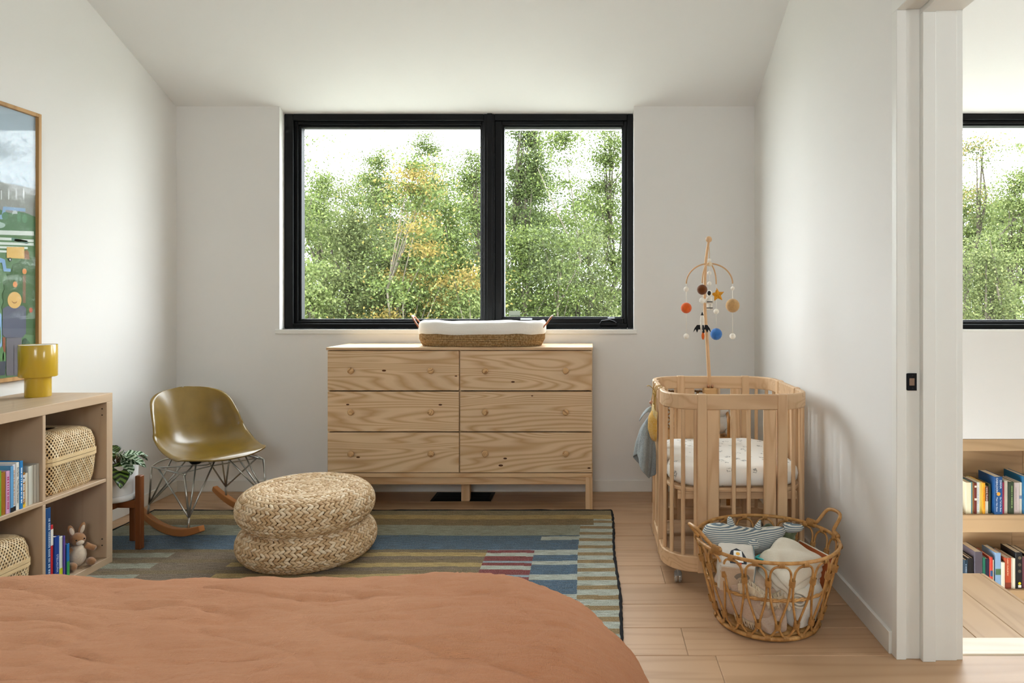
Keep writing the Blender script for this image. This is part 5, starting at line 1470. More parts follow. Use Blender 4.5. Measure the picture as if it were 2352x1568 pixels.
# ---- lidded rattan boxes
def woven_box(label, cx, cyy, z0, hx=0.165, hy=0.142, hb=0.135, hl=0.10):
    r = thing('rattan_box', label, 'box', (cx, cyy, z0), 0, 'lidded rattan boxes')
    mat = islands('box_rattan_' + str(len(bpy.data.materials)), [(0, '#c4a375'), (0.5, '#d9bf95'), (1, '#e8d5b2')], 0.55, 0.3)
    dark = plain('#3a2716', 0.9, 0.05)  # dark inner shell, painted shade behind the holes of the weave
    def pt(u, v, lid, inset=0.0):
        """u around 0..1, v 0..1 up the wall; for the lid the wall domes in"""
        if lid:
            s = 1 - 0.0 if v < 0.35 else 1 - 0.62 * ((v - 0.35) / 0.65) ** 2.2
            z = hb + 0.012 + hl * (math.sin(min(1, v / 0.8) * PI / 2) if v < 0.8 else 1.0)
            s = interp([0, 0.25, 0.5, 0.7, 0.85, 1.0], [1.0, 0.985, 0.93, 0.84, 0.70, 0.35], v); z = hb + 0.012 + hl * interp([0, 0.25, 0.5, 0.7, 0.85, 1.0], [0, 0.42, 0.78, 0.93, 0.985, 1.0], v)
        else:
            s = interp([0, 0.06, 0.3, 0.7, 1.0], [0.88, 0.925, 0.965, 0.99, 1.0], v); z = hb * v
        w, d = hx * s - inset, hy * s - inset; rr = min(0.05, 0.6 * w, 0.6 * d)
        per = [2 * (d - rr), PI * rr / 2, 2 * (w - rr), PI * rr / 2] * 2; t = (u % 1.0) * sum(per); k = 0
        while k < 7 and t > per[k]: t -= per[k]; k += 1
        cs = [(w - rr, d - rr), (-w + rr, d - rr), (-w + rr, -d + rr), (w - rr, -d + rr)]
        if k == 0: x, y = w, -d + rr + t
        elif k == 2: x, y = w - rr - t, d
        elif k == 4: x, y = -w, d - rr - t
        elif k == 6: x, y = -w + rr + t, -d
        else:
            c = cs[(k - 1) // 2]; an = ((k - 1) // 2) * PI / 2 + t / rr; x, y = c[0] + rr * math.cos(an), c[1] + rr * math.sin(an)
        return Vector((x, y, z))
    # even spacing around the superellipse
    even = lambda s: s % 1.0
    for lid in (False, True):
        q = MB(); q.grid(lambda u, v: pt(even(u), v, lid, 0.004), 48, 8, closed_u=True)
        if lid: top = [pt(even(i / 48), 1.0, True, 0.004) for i in range(48)]; q.add(top, [tuple(range(48))])
        else: q.add([pt(even(i / 48), 0.0, False, 0.004) for i in range(48)], [tuple(range(48))])
        q.build('lining', dark, r, True)
        q = MB(); ns = 86; segs = 12; w = 0.0035
        for s in (-1, 1):
            for k in range(ns):
                L1 = []; L2 = []
                for j in range(segs + 1):
                    v = j / segs; u0 = k / ns + s * v * (0.075 if not lid else 0.085)
                    d = 0.0025
                    bump = 0.0012 * math.sin(j * PI + k * PI)
                    pa = pt(even(u0 - d), v, lid); pb = pt(even(u0 + d), v, lid)
                    L1.append(pa); L2.append(pb)
                vs = L1 + L2; n = segs + 1
                q.add(vs, [(j, j + 1, n + j + 1, n + j) for j in range(segs)])
        o = q.build('woven_lid' if lid else 'woven_body', mat, r); o['kind'] = 'stuff'; mod_solid(o, 0.0022, 1)
        if lid:                                              # woven top panel
            q = MB(); hx2, hy2 = hx * 0.75, hy * 0.75; zt = hb + 0.012 + hl
    for (v, za, zb, nm) in ((1.0, hb - 0.012, hb + 0.001, 'rim_band'), (1.0, hb + 0.003, hb + 0.016, 'lid_band')):
        q = MB(); n = 72; vs = []
        for z in (za, zb):
            for i in range(n): p = pt(even(i / n), 1.0, False, -0.003); vs.append(Vector((p.x, p.y, z)))
        q.add(vs, [(i, (i + 1) % n, n + (i + 1) % n, n + i) for i in range(n)]); o = q.build(nm, plain('#d8bd90', 0.5, 0.3, var=0.08), r); mod_solid(o, 0.003)
woven_box('lidded woven rattan box in the upper shelf cell', -2.345, (cells[0][0] + cells[0][1]) / 2, ZM1, hy=0.150)
woven_box('lidded woven rattan box in the lower shelf cell', -2.345, (cells[1][0] + cells[1][1]) / 2, 0.038, hy=0.150)

# ---- plain tan stuffed rabbit beside the lower books
pb = thing('plush_rabbit', 'small plain tan plush rabbit sitting in the lower shelf cell', 'plush', (-2.225, 2.945, 0.0385))
pb.rotation_euler = (0, 0, 1.05)
M_TAN = plain('#a3764f', 0.95, 0.05, sheen=0.4, var=0.15, vscale=120, bump=0.8); M_BEL = plain('#d8c6ae', 0.95, 0.05, sheen=0.4, var=0.08, vscale=120, bump=0.8)
q = MB(); q.ball((0, 0, 0.048), 0.042, 16, (0.85, 0.8, 1.15)); q.build('body', M_BEL, pb, True)
q = MB(); q.ball((0, -0.004, 0.118), 0.031, 16, (1.0, 0.95, 0.9)); hd = q.build('head', M_TAN, pb, True)
q = MB(); q.ball((0, -0.030, 0.108), 0.014, 12, (1.1, 0.8, 0.8)); q.build('muzzle', M_BEL, hd, True)
for s in (-1, 1):
    q = MB(); q.ball((s * 0.020, 0.004, 0.158), 0.026, 12, (0.48, 0.3, 1.05), M=Matrix.Rotation(s * 0.3, 4, 'Y')); e = q.build('ear', M_TAN, pb, True)
    q = MB(); q.ball((s * 0.020, -0.003, 0.156), 0.019, 10, (0.45, 0.2, 1.0), M=Matrix.Rotation(s * 0.3, 4, 'Y')); q.build('inner_ear', M_BEL, e, True)
    q = MB(); q.ball((s * 0.015, -0.031, 0.122), 0.003, 8); q.build('eye', M_BLACK, hd, True)
    q = MB(); q.ball((s * 0.035, -0.042, 0.019), 0.020, 12, (0.85, 1.4, 0.85)); q.build('foot', M_TAN, pb, True)
    q = MB(); q.tube(smoothpath([(s * 0.028, -0.008, 0.085), (s * 0.048, -0.018, 0.072), (s * 0.058, -0.03, 0.066)], 4), [0.013, 0.0135, 0.013, 0.0125, 0.012, 0.012, 0.012, 0.011, 0.008], 10); q.build('arm', M_TAN, pb, True)

# ================================================================ yellow lamp
lm = thing('table_lamp', 'glossy mustard yellow table lamp of two stacked cylinders on the bookcase', 'lamp', (-2.40, 2.955, 0.7703))
m = NT('yellow_enamel'); m.base('#c3a02c'); m.set(0.22, 0.5, coat=0.3); M_YEL = m.m
q = MB(); q.lathe([(0.0, 0.0), (0.0455, 0.0), (0.047, 0.003), (0.047, 0.10), (0.0, 0.10)], 48); q.build('base', M_YEL, lm, True)
q = MB(); q.lathe([(0.047, 0.086), (0.066, 0.086), (0.0685, 0.090), (0.0685, 0.222), (0.0675, 0.224), (0.0655, 0.222), (0.0655, 0.10)], 56); q.build('shade', M_YEL, lm, True)
q = MB(); q.lathe([(0.0, 0.2205), (0.0654, 0.2205), (0.0654, 0.2225), (0.0, 0.2225)], 40); tag(q.build('diffuser', plain('#eceae4', 0.6), lm), 'white top disc')
for nm in ('base', 'shade'):
    for o in lm.children:
        if o.name.startswith(nm):
            e = o.modifiers.new('edge', 'EDGE_SPLIT'); e.split_angle = math.radians(40)

# ================================================================ framed print
FX = XL + 0.028
def fy(x): return -FX * FPX / (PX - x)
def fpt(x, y): Y = fy(x); return (Y, CAMZ - (y - PY) * Y / FPX)
Y1 = fy(95); Z1 = fpt(95, 263)[1]; Z0 = fpt(87, 862)[1] - 0.01; Y0 = Y1 - 0.87
fp = thing('framed_print', 'large illustrated children print in a thin oak frame on the left wall', 'picture', (XL, (Y0 + Y1) / 2, Z0))
fo = Vector(fp.location)
M_FRM = wood('frame_oak', '#a57a45', '#c59a62', 'Z', rings=7, contrast=0.7, rough=0.5)
FWD = 0.017
for (nm, a) in (('frame_side', (Y1 - FWD, Y1, Z0, Z1)), ('frame_side', (Y0, Y0 + FWD, Z0, Z1)), ('frame_rail', (Y0 + FWD, Y1 - FWD, Z1 - FWD, Z1)), ('frame_rail', (Y0 + FWD, Y1 - FWD, Z0, Z0 + FWD))):
    q = MB(); q.box(0.001, FX - XL + 0.002, a[0] - fo.y, a[1] - fo.y, a[2] - fo.z, a[3] - fo.z, b=0.0012); q.build(nm, M_FRM, fp)
ART = XL + 0.014
def art(pts, col, layer, name='print_shape'):
    """flat shape of the print, given in the plane of the picture (y, z)"""
    q = MB(); x = ART - XL + 0.00025 * layer
    q.prism(pts, lambda u, v, t: (x + t, u - fo.y, v - fo.z), 0, 0.0002)
    return q.build(name, plain(col, 0.6, 0.2, var=0.03), fp)
def apx(pts): return [fpt(x, y) for (x, y) in pts]
Ya, Yb, Za, Zb = Y0 + FWD, Y1 - FWD, Z0 + FWD, Z1 - FWD
art([(Ya, Za), (Yb, Za), (Yb, Zb), (Ya, Zb)], '#5d7d58', 0, 'print')
zz = lambda y, x=45: fpt(x, y)[1]
art([(Ya, zz(425)), (Yb, zz(425)), (Yb, Zb), (Ya, Zb)], '#a9bac6', 1)  # pale upper tone, mostly the reflection in the glass painted in
art([(Ya, zz(492)), (Yb, zz(492)), (Yb, zz(425)), (Ya, zz(425))], '#8b8f8b', 1)
def wave_band(y0, col, layer, amp=4, n=40):
    top = [(Ya + (Yb - Ya) * i / n, zz(y0) + 0.006 * math.sin(i * 0.9) * amp / 4) for i in range(n + 1)]
    art(top + [(Yb, zz(y0 + 45)), (Ya, zz(y0 + 45))], col, layer)
wave_band(488, '#56795a', 2)
for k in range(14):
    x = 61 - 17 * k
    if fy(x) > Ya + 0.02: art(apx([(x - 1.3, 432 + (61 - x) * 0.1), (x + 1.3, 432 + (61 - x) * 0.1), (x + 1.3, 458), (x - 1.3, 458)]), '#c9cfd0', 3)
art(apx([(-60, 493), (11, 493), (14, 474), (65, 478), (65, 486), (20, 482), (17, 503), (-60, 503)]), '#86a4c6', 3)
for (x, y, a, b_, c) in ((18, 496, 7, 9, '#5a8366'), (50, 498, 4.5, 13, '#5f8a68'), (63, 502, 6, 10, '#5f8a68'), (4, 517, 15, 7, '#9bb3ab'), (-40, 500, 10, 16, '#4d7257'), (-90, 505, 14, 22, '#5a8366')):
    art(apx(ell(x, y, a, b_, 20)), c, 4)
art(apx(ell(41, 491, 6, 8, 12, PI, 2 * PI)), '#b9c4c4', 4)
art(apx([(33, 545), (33, 552), (70, 560), (70, 553)]), '#63857a', 4)
for (xa, xb, ya, yb) in ((-120, 84, 531, 541), (-120, 33, 546, 552), (40, 84, 550, 556), (-120, 84, 558, 564), (-120, 70, 567, 572), (-120, 22, 575, 580)):
    art(apx([(xa, ya - (84 - xa) * 0.03), (xb, ya), (xb, yb), (xa, yb - (84 - xa) * 0.03)]), '#cdd6cf', 4)
# leafy bush
bush = [(14, 760), (11, 735), (16, 722), (10, 706), (15, 692), (11, 676), (17, 664), (14, 648), (24, 640), (22, 628), (34, 622), (36, 606), (50, 602), (56, 594), (66, 598), (74, 590), (84, 596), (84, 770)]
art(apx(bush), '#46643f', 5)
art(apx([(22, 567), (62, 567), (62, 594), (22, 592)]), '#d6b068', 6, 'print_truck')
art(apx([(62, 577), (68, 573), (73, 580), (74, 596), (62, 595)]), '#8a6448', 6)
art(apx(ell(29.5, 596, 4, 4.6, 14)), '#3a4540', 7); art(apx(ell(29.5, 596, 1.8, 2.2, 10)), '#b9c4c0', 8)
art(apx([(-60, 590), (8, 592), (18, 596), (21, 616), (31, 617), (31, 624), (15, 623), (11, 603), (-60, 600)]), '#7d9fc4', 6)
art(apx([(59, 631), (65.5, 632), (65, 696), (58.5, 695)]), '#7f6148', 6)
art(apx(ell(62.5, 623, 5, 6.6, 16)), '#d0884f', 7); art(apx(ell(41, 653, 5.2, 6.8, 16)), '#d0884f', 7); art(apx(ell(77, 712, 4, 6, 14)), '#b2502c', 7)
art(apx([(13, 709), (22, 703), (60, 702), (66, 708), (66, 765), (58, 775), (20, 776), (12, 768)]), '#5c6070', 6, 'print_figure')
art(apx([(21, 775), (56, 775), (56, 862), (21, 862)]), '#6d6a70', 6); art(apx([(37.8, 792), (39, 792), (39, 860), (37.8, 860)]), '#46464c', 7)
art(apx([(13, 774), (19, 774), (19, 812), (12.5, 812)]), '#8a5138', 6)
art(apx(ell(39.5, 689, 16, 19, 26)), '#d2ab68', 8, 'print_face')
art(apx(ell(39.5, 688, 7, 9, 12, 0.15 * PI, 0.85 * PI) + ell(39.5, 687, 7, 7, 12, 0.85 * PI, 0.15 * PI)), '#a07a48', 9)
art(apx([(-40, 740), (-20, 716), (0, 711), (10, 722), (11, 800), (-40, 800)]), '#86a9cf', 6)
for (x, y, a, b_) in ((3, 770, 6, 26), (10, 815, 5, 20), (-4, 815, 6, 22), (16, 822, 4, 15), (-16, 780, 7, 28)): art(apx(ell(x, y, a, b_, 16)), '#5f8757', 8)
art(apx([(-22, 832), (20, 829), (17, 861), (-18, 864)]), '#4b515d', 9, 'print_pot')
art(apx(ell(64, 785, 6, 9, 14)), '#3c5440', 6); art(apx(ell(70, 790, 5, 8, 14)), '#46604a', 7)
m = NT('picture_glass'); tr = m.node('ShaderNodeBsdfTransparent'); gl = m.node('ShaderNodeBsdfGlossy'); gl.inputs['Roughness'].default_value = 0.03
mx = m.node('ShaderNodeMixShader'); mx.inputs[0].default_value = 0.02
m.link(tr.outputs[0], mx.inputs[1]); m.link(gl.outputs[0], mx.inputs[2]); m.link(mx.outputs[0], m.out.inputs[0])
q = MB(); q.box(0.0205, 0.0225, Ya - 0.003 - fo.y, Yb + 0.003 - fo.y, Za - fo.z, Zb - fo.z); q.build('glazing', m.m, fp)
q = MB(); q.box(0.001, 0.0135, Ya - 0.004 - fo.y, Yb + 0.004 - fo.y, Za - 0.004 - fo.z, Zb + 0.004 - fo.z); q.build('backing', plain('#4a3a28', 0.9), fp)

# ================================================================ plant on a walnut stand
SC = Vector((-2.256, 3.24, 0.0095)); SR = 0.1075
ps = thing('plant_stand', 'walnut plant stand with four legs beside the bookcase', 'plant stand', SC)
a0 = math.atan2(3.235 - 3.24, -2.148 + 2.256)
for k in range(4):
    a = a0 + k * PI / 2
    q = MB(); q.box(-0.014, 0.014, -0.014, 0.014, 0, 0.348, b=0.003); q.build('leg', M_WALNUT, ps, loc=(SR * 1.02 * math.cos(a), SR * 1.02 * math.sin(a), 0), rot=(0, 0, a))
for k in range(2):
    q = MB(); q.box(-SR, SR, -0.011, 0.011, 0.195, 0.232 - 0.0005 * k, b=0.002); q.build('cross_bar', M_WALNUT, ps, rot=(0, 0, a0 + k * PI / 2))
pp = thing('potted_plant', 'striped calathea plant in a white pot on the walnut stand', 'potted plant', (SC.x, SC.y, 0.2425))
M_POT = plain('#dcdcda', 0.35, 0.4, var=0.015)
q = MB(); q.lathe([(0.0, 0.0), (0.078, 0.0), (0.086, 0.006), (0.089, 0.030), (0.085, 0.030), (0.0, 0.022)], 40); q.build('saucer', M_POT, pp, True)
q = MB(); q.lathe([(0.0, 0.024), (0.076, 0.024), (0.080, 0.03), (0.086, 0.168), (0.0845, 0.171), (0.080, 0.168), (0.079, 0.15), (0, 0.15)], 40); q.build('pot', M_POT, pp, True)
q = MB(); q.lathe([(0.0, 0.158), (0.0795, 0.156)], 24); q.build('soil', plain('#3a2c1f', 0.95, 0.05, var=0.4, vscale=80), pp, True)
m = NT('calathea_leaf'); tc = m.node('ShaderNodeUVMap'); sx = m.node('ShaderNodeSeparateXYZ'); m.link(tc.outputs[0], sx.inputs[0])
side = m.math('ABSOLUTE', m.math('SUBTRACT', sx.outputs[0], 0.5))
band = m.math('PINGPONG', m.math('SUBTRACT', m.math('MULTIPLY', sx.outputs[1], 6.0), m.math('MULTIPLY', side, 2.2)), 0.5)
c = m.ramp(band, [(0.2, '#5f7d32'), (0.27, '#16260f')]); edge = m.ramp(side, [(0.40, (0, 0, 0)), (0.46, (1, 1, 1))])
c = m.mix(edge, c, '#1d3314'); m.base(c); m.set(0.3, 0.5); M_CAL = m.m
m = NT('calathea_leaf_pale'); tc = m.node('ShaderNodeUVMap'); sx = m.node('ShaderNodeSeparateXYZ'); m.link(tc.outputs[0], sx.inputs[0])
side = m.math('ABSOLUTE', m.math('SUBTRACT', sx.outputs[0], 0.5))
band = m.math('PINGPONG', m.math('SUBTRACT', m.math('MULTIPLY', sx.outputs[1], 7.0), m.math('MULTIPLY', side, 2.2)), 0.5)
c = m.ramp(band, [(0.2, '#a9bda4'), (0.3, '#2f4a2c')]); m.base(c); m.set(0.25, 0.5); M_CALP = m.m
def leaf(base, direc, length, width, droop, mat, roll=0.0):
    d = Vector(direc).normalized(); sidev = d.cross(Vector((0, 0, 1))).normalized(); upv = sidev.cross(d)
    sidev = (sidev * math.cos(roll) + upv * math.sin(roll)); upv = sidev.cross(d)
    nu, nv = 9, 13; vs = []; uvs = []
    for j in range(nv):
        t = j / (nv - 1); w = width * math.sin(PI * min(1, 0.03 + 0.97 * t ** 0.85)) ** 0.75 * 0.5
        for i in range(nu):
            s = 2 * i / (nu - 1) - 1
            p = Vector(base) + d * length * t + sidev * w * s + upv * (0.12 * w * (1 - abs(s)) * -1 + 0.2 * w * s * s) + Vector((0, 0, -droop * t * t * length)) + upv * 0.004 * math.sin(t * 14 + s * 3)
            vs.append(p); uvs.append((i / (nu - 1), t))
    fs = [(j * nu + i, j * nu + i + 1, (j + 1) * nu + i + 1, (j + 1) * nu + i) for j in range(nv - 1) for i in range(nu - 1)]
    q = MB(); q.add(vs, fs); me = q.mesh('leaf', mat, True, recalc=False)
    uv = me.uv_layers.new(name='UVMap')
    for lp in me.loops: uv.data[lp.index].uv = uvs[lp.vertex_index]
    o = put('leaf', me, pp); mod_solid(o, 0.001)
def stem(a, b): 
    q = MB(); q.tube(smoothpath([(0, 0, 0.155), ((a[0] * 0.5), a[1] * 0.5, (0.155 + a[2]) / 2 + 0.02), a], 4), 0.0022, 6); q.build('stem', plain('#5b4a2c', 0.6), pp, True)
lv = [((0.045, -0.045, 0.185), (0.55, -0.75, -0.9), 0.105, 0.082, 0.3, M_CAL, 0.2), ((0.005, -0.06, 0.185), (0.05, -0.85, -0.9), 0.105, 0.08, 0.3, M_CAL, 0.0), ((0.01, -0.01, 0.205), (1, -0.25, 0.12), 0.14, 0.07, 0.35, M_CALP, 0.35),
      ((0.03, -0.02, 0.20), (0.9, -0.1, 0.0), 0.13, 0.06, 0.3, M_CALP, -0.3), ((0.05, -0.03, 0.19), (0.8, -0.55, -0.3), 0.09, 0.06, 0.3, M_CALP, 0.3), ((-0.02, 0.03, 0.2), (-0.7, 0.7, 0.2), 0.12, 0.075, 0.6, M_CAL, 0.2), ((-0.03, -0.03, 0.2), (-0.7, -0.5, 0.15), 0.12, 0.075, 0.6, M_CAL, -0.2),
      ((0.0, 0.04, 0.2), (0.4, 0.9, 0.2), 0.12, 0.07, 0.6, M_CALP, 0.1), ((-0.01, 0.0, 0.21), (-0.3, 0.1, 0.8), 0.08, 0.06, 0.4, M_CAL, 0.1), ((0.02, 0.0, 0.205), (0.7, 0.4, 0.25), 0.11, 0.06, 0.4, M_CALP, -0.2)]
for a in lv: leaf(*a); stem(a[0], None)

# ================================================================ bed with terracotta linen cover
def bed():
    bx0, bx1, by0, by1 = -1.86, -0.085, -0.75, 1.485
    R = 0.205; ZTOP = 0.572; CR = 0.24
    o = Vector(((bx0 + bx1) / 2, (by0 + by1) / 2, 0))
    r = thing('bed', 'bed with rumpled terracotta linen duvet in the foreground', 'bed', o)
    from mathutils import noise as nz
    def surf(x, y):
        """x, y in the plan of the spread-out cover -> position"""
        cx, cyy = min(max(x, bx0 + CR), bx1 - CR), min(max(y, by0 - 1), by1 - CR)
        dx_, dy_ = x - cx, y - cyy; d = math.hypot(dx_, dy_)
        if d > CR: cx += dx_ / d * CR; cyy += dy_ / d * CR; d -= CR
        else: d = 0
        s = 0.017 * nz.noise(Vector((x * 2.6, y * 3.0, 1))) + 0.006 * nz.noise(Vector((x * 6 + y * 5, y * 9 - x * 3, 8))) + 0.009 * math.sin(x * 4.6 + 0.5) * math.exp(-((y - 1.45) / 0.45) ** 2)
        s += 0.0028 * nz.noise(Vector((x * 9 + y * 6, y * 15 - x * 4, 3))) + 0.0030 * nz.noise(Vector((x * 9, y * 38 + 2.5 * math.sin(x * 3), 6))) + 0.0016 * nz.noise(Vector((x * 30, y * 80, 2)))
        s += 0.016 * math.exp(-((x + 0.35) / 0.3) ** 2 - ((y - 1.5) / 0.3) ** 2) - 0.008 * math.exp(-((x + 0.95) / 0.18) ** 2 - ((y - 1.5) / 0.4) ** 2)
        s -= 0.013 * min(1, max(0, (-x - 0.45) / 0.7))
        rg = 1 - abs(nz.noise(Vector((x * 3.2 + 0.8 * math.sin(y * 4), y * 11 + 1.5 * x, 12)))) * 2.2
        rg2 = 1 - abs(nz.noise(Vector((x * 7 - y * 3, y * 17 + x * 5, 15)))) * 2.2
        s -= 0.0055 * max(0, rg) ** 5 + 0.0035 * max(0, rg2) ** 5
        if d < 1e-9: return Vector((x, y, ZTOP + s))
        e = Vector((dx_, dy_, 0)).normalized()
        arc = R * PI / 2
        if d < arc: a = d / R; off = R * math.sin(a); z = ZTOP - R * (1 - math.cos(a))
        else: off = R + (d - arc) * 0.10; z = ZTOP - R - (d - arc)
        # drape folds growing towards the hem
        k = max(0, d - 0.16); t = x * e.y - y * e.x + math.atan2(e.y, e.x) * 0.35
        fo = 0.055 * k * math.sin(t * 24) + 0.03 * k * math.sin(t * 41 + 1)
        fine = min(1, d / 0.2) * (0.020 * nz.noise(Vector((t * 21, d * 2.4, 7))) + 0.008 * nz.noise(Vector((t * 55, d * 4, 4))))
        return Vector((cx, cyy, z + s * max(0, 1 - d / 0.5))) + e * (off + fo + fine)
    H = R * PI / 2 + 0.26
    q = MB(); xs = np.concatenate([np.linspace(bx0 - H, bx0, 30, endpoint=False), np.linspace(bx0, -0.75, 120, endpoint=False), np.linspace(-0.75, bx1, 110, endpoint=False), np.linspace(bx1, bx1 + H, 60)])
    ys = np.concatenate([np.linspace(by0 - 0.02, 0.9, 90, endpoint=False), np.linspace(0.9, by1, 150, endpoint=False), np.linspace(by1, by1 + H, 60)])
    nxn = len(xs)
    vs = [surf(x, y) - o for y in ys for x in xs]
    q.add(vs, [(j * nxn + i, j * nxn + i + 1, (j + 1) * nxn + i + 1, (j + 1) * nxn + i) for j in range(len(ys) - 1) for i in range(nxn - 1)])
    m = NT('terracotta_linen'); v = m.coords(rnd=False)
    w1 = m.noise(m.coords((60, 760, 300), rnd=False), 1, 2, 0.6); w2 = m.noise(m.coords((760, 60, 300), rnd=False), 1, 2, 0.6)
    slub = m.noise(m.coords((14, 190, 60), rnd=False), 1, 3, 0.65)
    c = m.ramp(m.noise(v, 1.6, 2), [(0.3, '#c98a63'), (0.7, '#d39871')])
    c = m.mix(m.ramp(slub, [(0.5, (0, 0, 0)), (0.8, (0.25, 0.25, 0.25))]), c, '#deb08b')
    c = m.mix(m.ramp(slub, [(0.2, (0.28, 0.28, 0.28)), (0.4, (0, 0, 0))]), c, '#b0744c')
    m.base(c); m.set(0.95, 0.08, sheen=0.1)
    h = m.math('ADD', m.math('ADD', w1, w2), m.math('MULTIPLY', m.noise(m.coords((90, 170, 120), rnd=False), 1, 4, 0.7), 1.5)); m.bump(h, 0.8, 0.003)
    d = q.build('duvet', m.m, r, True, recalc=False); mod_solid(d, 0.012, -1)
    q = MB(); q.box(bx0 - o.x - 0.02, bx1 - o.x + 0.02, by0 - o.y, by1 - o.y + 0.02, 0.24, ZTOP - 0.05, b=0.05); q.build('mattress', plain('#e4e0d8', 0.9), r)
    q = MB(); q.box(bx0 - o.x, bx1 - o.x, by0 - o.y, by1 - o.y, 0.14, 0.24, b=0.006); q.build('frame', M_PINE_X, r)
    for sx in (bx0 + 0.05, bx1 - 0.05):
        for sy in (by0 + 0.05, by1 - 0.05):
            q = MB(); q.box(sx - 0.03 - o.x, sx + 0.03 - o.x, sy - 0.03 - o.y, sy + 0.03 - o.y, 0.01, 0.14, b=0.004); q.build('leg', M_PINE_Z, r)
bed()

# ================================================================ book niche in the hall
ni = thing('built_in_bookcase', 'built-in oak book niche below the hall window', 'bookcase', (2.41, YB, 0))
no = Vector(ni.location)
M_NIC = wood('niche_oak', '#9a7d5b', '#b89a75', 'X', rings=7, contrast=0.5, rough=0.5, tint=0.05)
def nbox(nm, *a, b=0.002):
    q = MB(); q.box(a[0] - no.x, a[1] - no.x, a[2] - no.y, a[3] - no.y, a[4], a[5], b=b); return q.build(nm, M_NIC, ni)
nz0, nz1 = XH + 0.002, 3.59
nbox('top_board', nz0, nz1, YB - 0.001, YB + 0.255, 0.25, 0.323)
nbox('shelf', nz0, nz1, YB - 0.001, YB + 0.25, -0.255, -0.147)
nbox('shelf', nz0, nz1, YB - 0.001, YB + 0.25, -0.72, -0.615)
nbox('plinth', nz0, nz1, YB - 0.001, YB + 0.02, -1.4, -0.72)
nbox('side_panel', nz0, nz0 + 0.03, YB, YB + 0.25, -0.615, 0.25); nbox('side_panel', nz1 - 0.03, nz1, YB, YB + 0.25, -0.615, 0.25)
xs = [nz0 + 0.03, 1.75, 2.52, 3.1, nz1 - 0.03]
for (z0, z1, sh) in ((-0.147, 0.05, 0.0), (0.05, 0.25, 0.3), (-0.615, -0.43, 0.0), (-0.43, -0.255, -0.35)):
    e = [xs[0]] + [x + sh for x in xs[1:-1]] + [xs[-1]]
    for a, c in zip(e, e[1:]): nbox('back_board', a + 0.0006, c - 0.0006, YB + 0.232, YB + 0.25, z0 + 0.0006, z1 - 0.0006, b=0.001)
def hx(cx): return ((2200 + cx / 4.61) - PX) * 4.262 / FPX
G3 = 'books on the upper shelf of the hall niche'; G4 = 'books on the lower shelf of the hall niche'
hb1 = [('thick cream book beside the door jamb', '#ddd3b4', 88, 143, 0.196, None, None, None), ('thin teal book right of the thick cream one', '#4a8896', 144, 159, 0.200, None, None, None), ('thin tan book left of the maroon one', '#b58a55', 160, 177, 0.192, None, None, None),
       ('maroon book with pale round marks on the spine', '#6b2a20', 178, 202, 0.192, None, None, [(0.86, 0.92, '#e2d3c0'), (0.44, 0.51, '#e2d3c0')]), ('slim white book left of the yellow ones', '#d9dcd6', 203, 236, 0.196, [('~', 0.5, 0, 0.004)], '#7a7a9a', None),
       ('pale yellow book left of the amber one', '#d8c368', 237, 264, 0.196, None, None, None), ('amber orange book with bright spine', '#e0a024', 265, 292, 0.194, [('~', 0.6, 0, 0.004)], '#d8561e', None),
       ('short book with maroon spine label', '#cfc6b4', 293, 327, 0.170, [('ANNE FRANK', 0.72, 0, 0.014)], '#e8ddd0', [(0.46, 1.0, '#5a2420')]), ('dark narrow book left of the large blue hardback', '#31402f', 336, 358, 0.186, None, None, None),
       ('large dark blue hardback with gold seal', '#1f4d80', 378, 462, 0.235, [('DIANA', 0.80, 0.26, 0.017), ('GABALDON', 0.78, -0.22, 0.017), ('Go Tell the Bees', 0.27, 0.26, 0.0135), ('That I Am Gone', 0.27, -0.22, 0.0135)], '#d9e3ee', None),
       ('raspberry pink book right of the large blue one', '#b03a5a', 465, 498, 0.196, None, None, None), ('ivory book right of the pink one', '#d5cfbe', 500, 537, 0.206, None, None, None), ('dark green book with patterned spine', '#2f3d2a', 540, 596, 0.200, [('~', 0.72, 0.1, 0.007)], '#8da86a', None),
       ('lilac grey book with fine title', '#c3b5b2', 598, 657, 0.194, [('~', 0.55, -0.1, 0.003)], '#7a6a6a', None), ('white book with blue emblem', '#dcd8cc', 660, 689, 0.194, None, None, [(0.48, 0.58, '#7a8ca8')]), ('tall teal blue book at the right picture edge', '#1f6690', 691, 745, 0.235, None, None, None),
       ('cream book past the tall teal one', '#d8d0bd', 747, 790, 0.19, None, None, None), ('dark red book in the right end of the upper shelf', '#6b2a26', 792, 840, 0.21, None, None, None)]
for i, (lb, col, a, c, h, ti, tc, bd) in enumerate(hb1):
    b_ = book(lb, col, 'Y', YB + 0.018 + 0.004 * (i % 3) - (0.012 if i == 9 else 0), hx(a) + 0.0004, hx(c) - 0.0004, -0.147, h, 0.15 + 0.01 * (i % 4) + (0.02 if i in (9, 15) else 0), G3, ti, tc or '#ddd', band=bd)
    if i == 9:
        q = MB(); q.lathe([(0, 0), (0.0095, 0), (0.0095, 0.001), (0, 0.001)], 20, (0, -0.0002, 0.54 * h), M=None); q = MB(); q.prism(ell(0, 0.545 * h, 0.0115, 0.0115, 20), lambda u, v, t: (u, -t, v), 0.0, 0.001); q.build('seal', plain('#d79a3a', 0.5), b_)
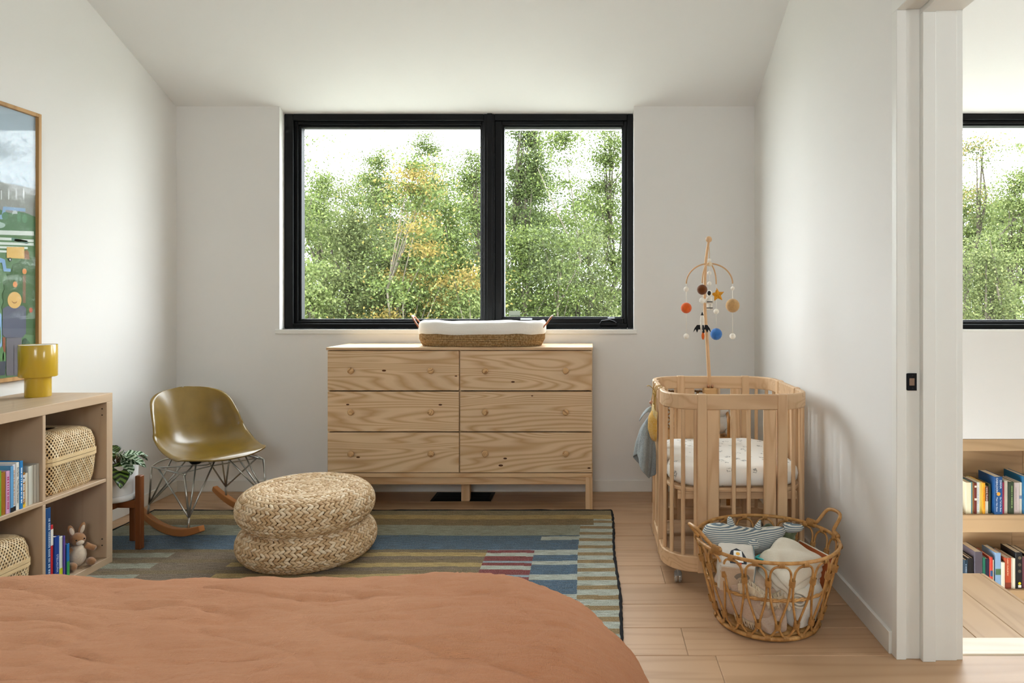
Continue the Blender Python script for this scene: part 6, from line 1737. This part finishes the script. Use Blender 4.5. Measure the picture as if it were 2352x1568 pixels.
hb2 = [('dark blue book at the jamb end of the lower shelf', '#1d3140', 70, 106, 0.18, [('~', 0.7, 0, 0.005)], '#9ab', None), ('black book second from the jamb on the lower shelf', '#16171b', 108, 145, 0.19, None, None, None), ('narrow black book third on the lower shelf', '#121315', 147, 172, 0.19, None, None, None),
       ('tall black book with mottled grey spine', '#4b444c', 180, 262, 0.232, None, None, None), ('green book on the lower shelf', '#1d6b55', 265, 297, 0.195, None, None, None), ('navy book right of the green one', '#23263a', 299, 341, 0.185, None, None, None), ('red and blue book with white star', '#c23c2c', 343, 370, 0.197, None, None, [(0.40, 0.58, '#2a4a6e')]),
       ('thin grey-white book beside the blue-grey one', '#b9b2a0', 373, 388, 0.18, None, None, None), ('tall blue-grey landscape book', '#7f9dbb', 408, 465, 0.222, None, None, [(0.38, 0.55, '#4d6a4a')]), ('slim cream book left of the rust one', '#d6ccb4', 468, 500, 0.165, None, None, None), ('thick rust orange book', '#b0492a', 505, 571, 0.192, [('LARRY McMURTRY', 0.7, -0.1, 0.013)], '#e6c8a8', [(0.0, 0.2, '#7a3420')]),
       ('thin white book right of the rust one', '#d9d3c2', 573, 590, 0.190, None, None, None), ('thin ivory book left of the tall black one', '#d3cab4', 592, 610, 0.190, None, None, None), ('tall black book with yellow dot and white label', '#141416', 618, 688, 0.226, None, None, [(0.12, 0.0, '#141416')]), ('plum book at the right end of the lower shelf', '#6a3d48', 691, 730, 0.196, None, None, None), ('dark brown book past the plum one', '#3c2a20', 732, 790, 0.21, None, None, None)]
for i, (lb, col, a, c, h, ti, tc, bd) in enumerate(hb2):
    b_ = book(lb, col, 'Y', YB + 0.018 + 0.004 * (i % 3), hx(a) + 0.0004, hx(c) - 0.0004, -0.615, h, 0.15 + 0.01 * (i % 4), G4, ti, tc or '#ddd', band=None if i == 13 else bd)
    if i == 13:
        for (zf, rr, col2) in ((0.85, 0.010, '#6b5f4a'), (0.66, 0.010, '#5a5040'), (0.48, 0.010, '#5a5040'), (0.145, 0.0085, '#e3d21e')):
            q = MB(); q.prism(ell(0.004, zf * h, rr, rr, 18), lambda u, v, t: (u, -t, v), 0, 0.0008); q.build('dot', plain(col2, 0.5), b_)
        q = MB(); q.box(-0.005, 0.014, -0.0008, 0, 0.03 * h, 0.10 * h); q.build('label', plain('#e6e4de', 0.6), b_)
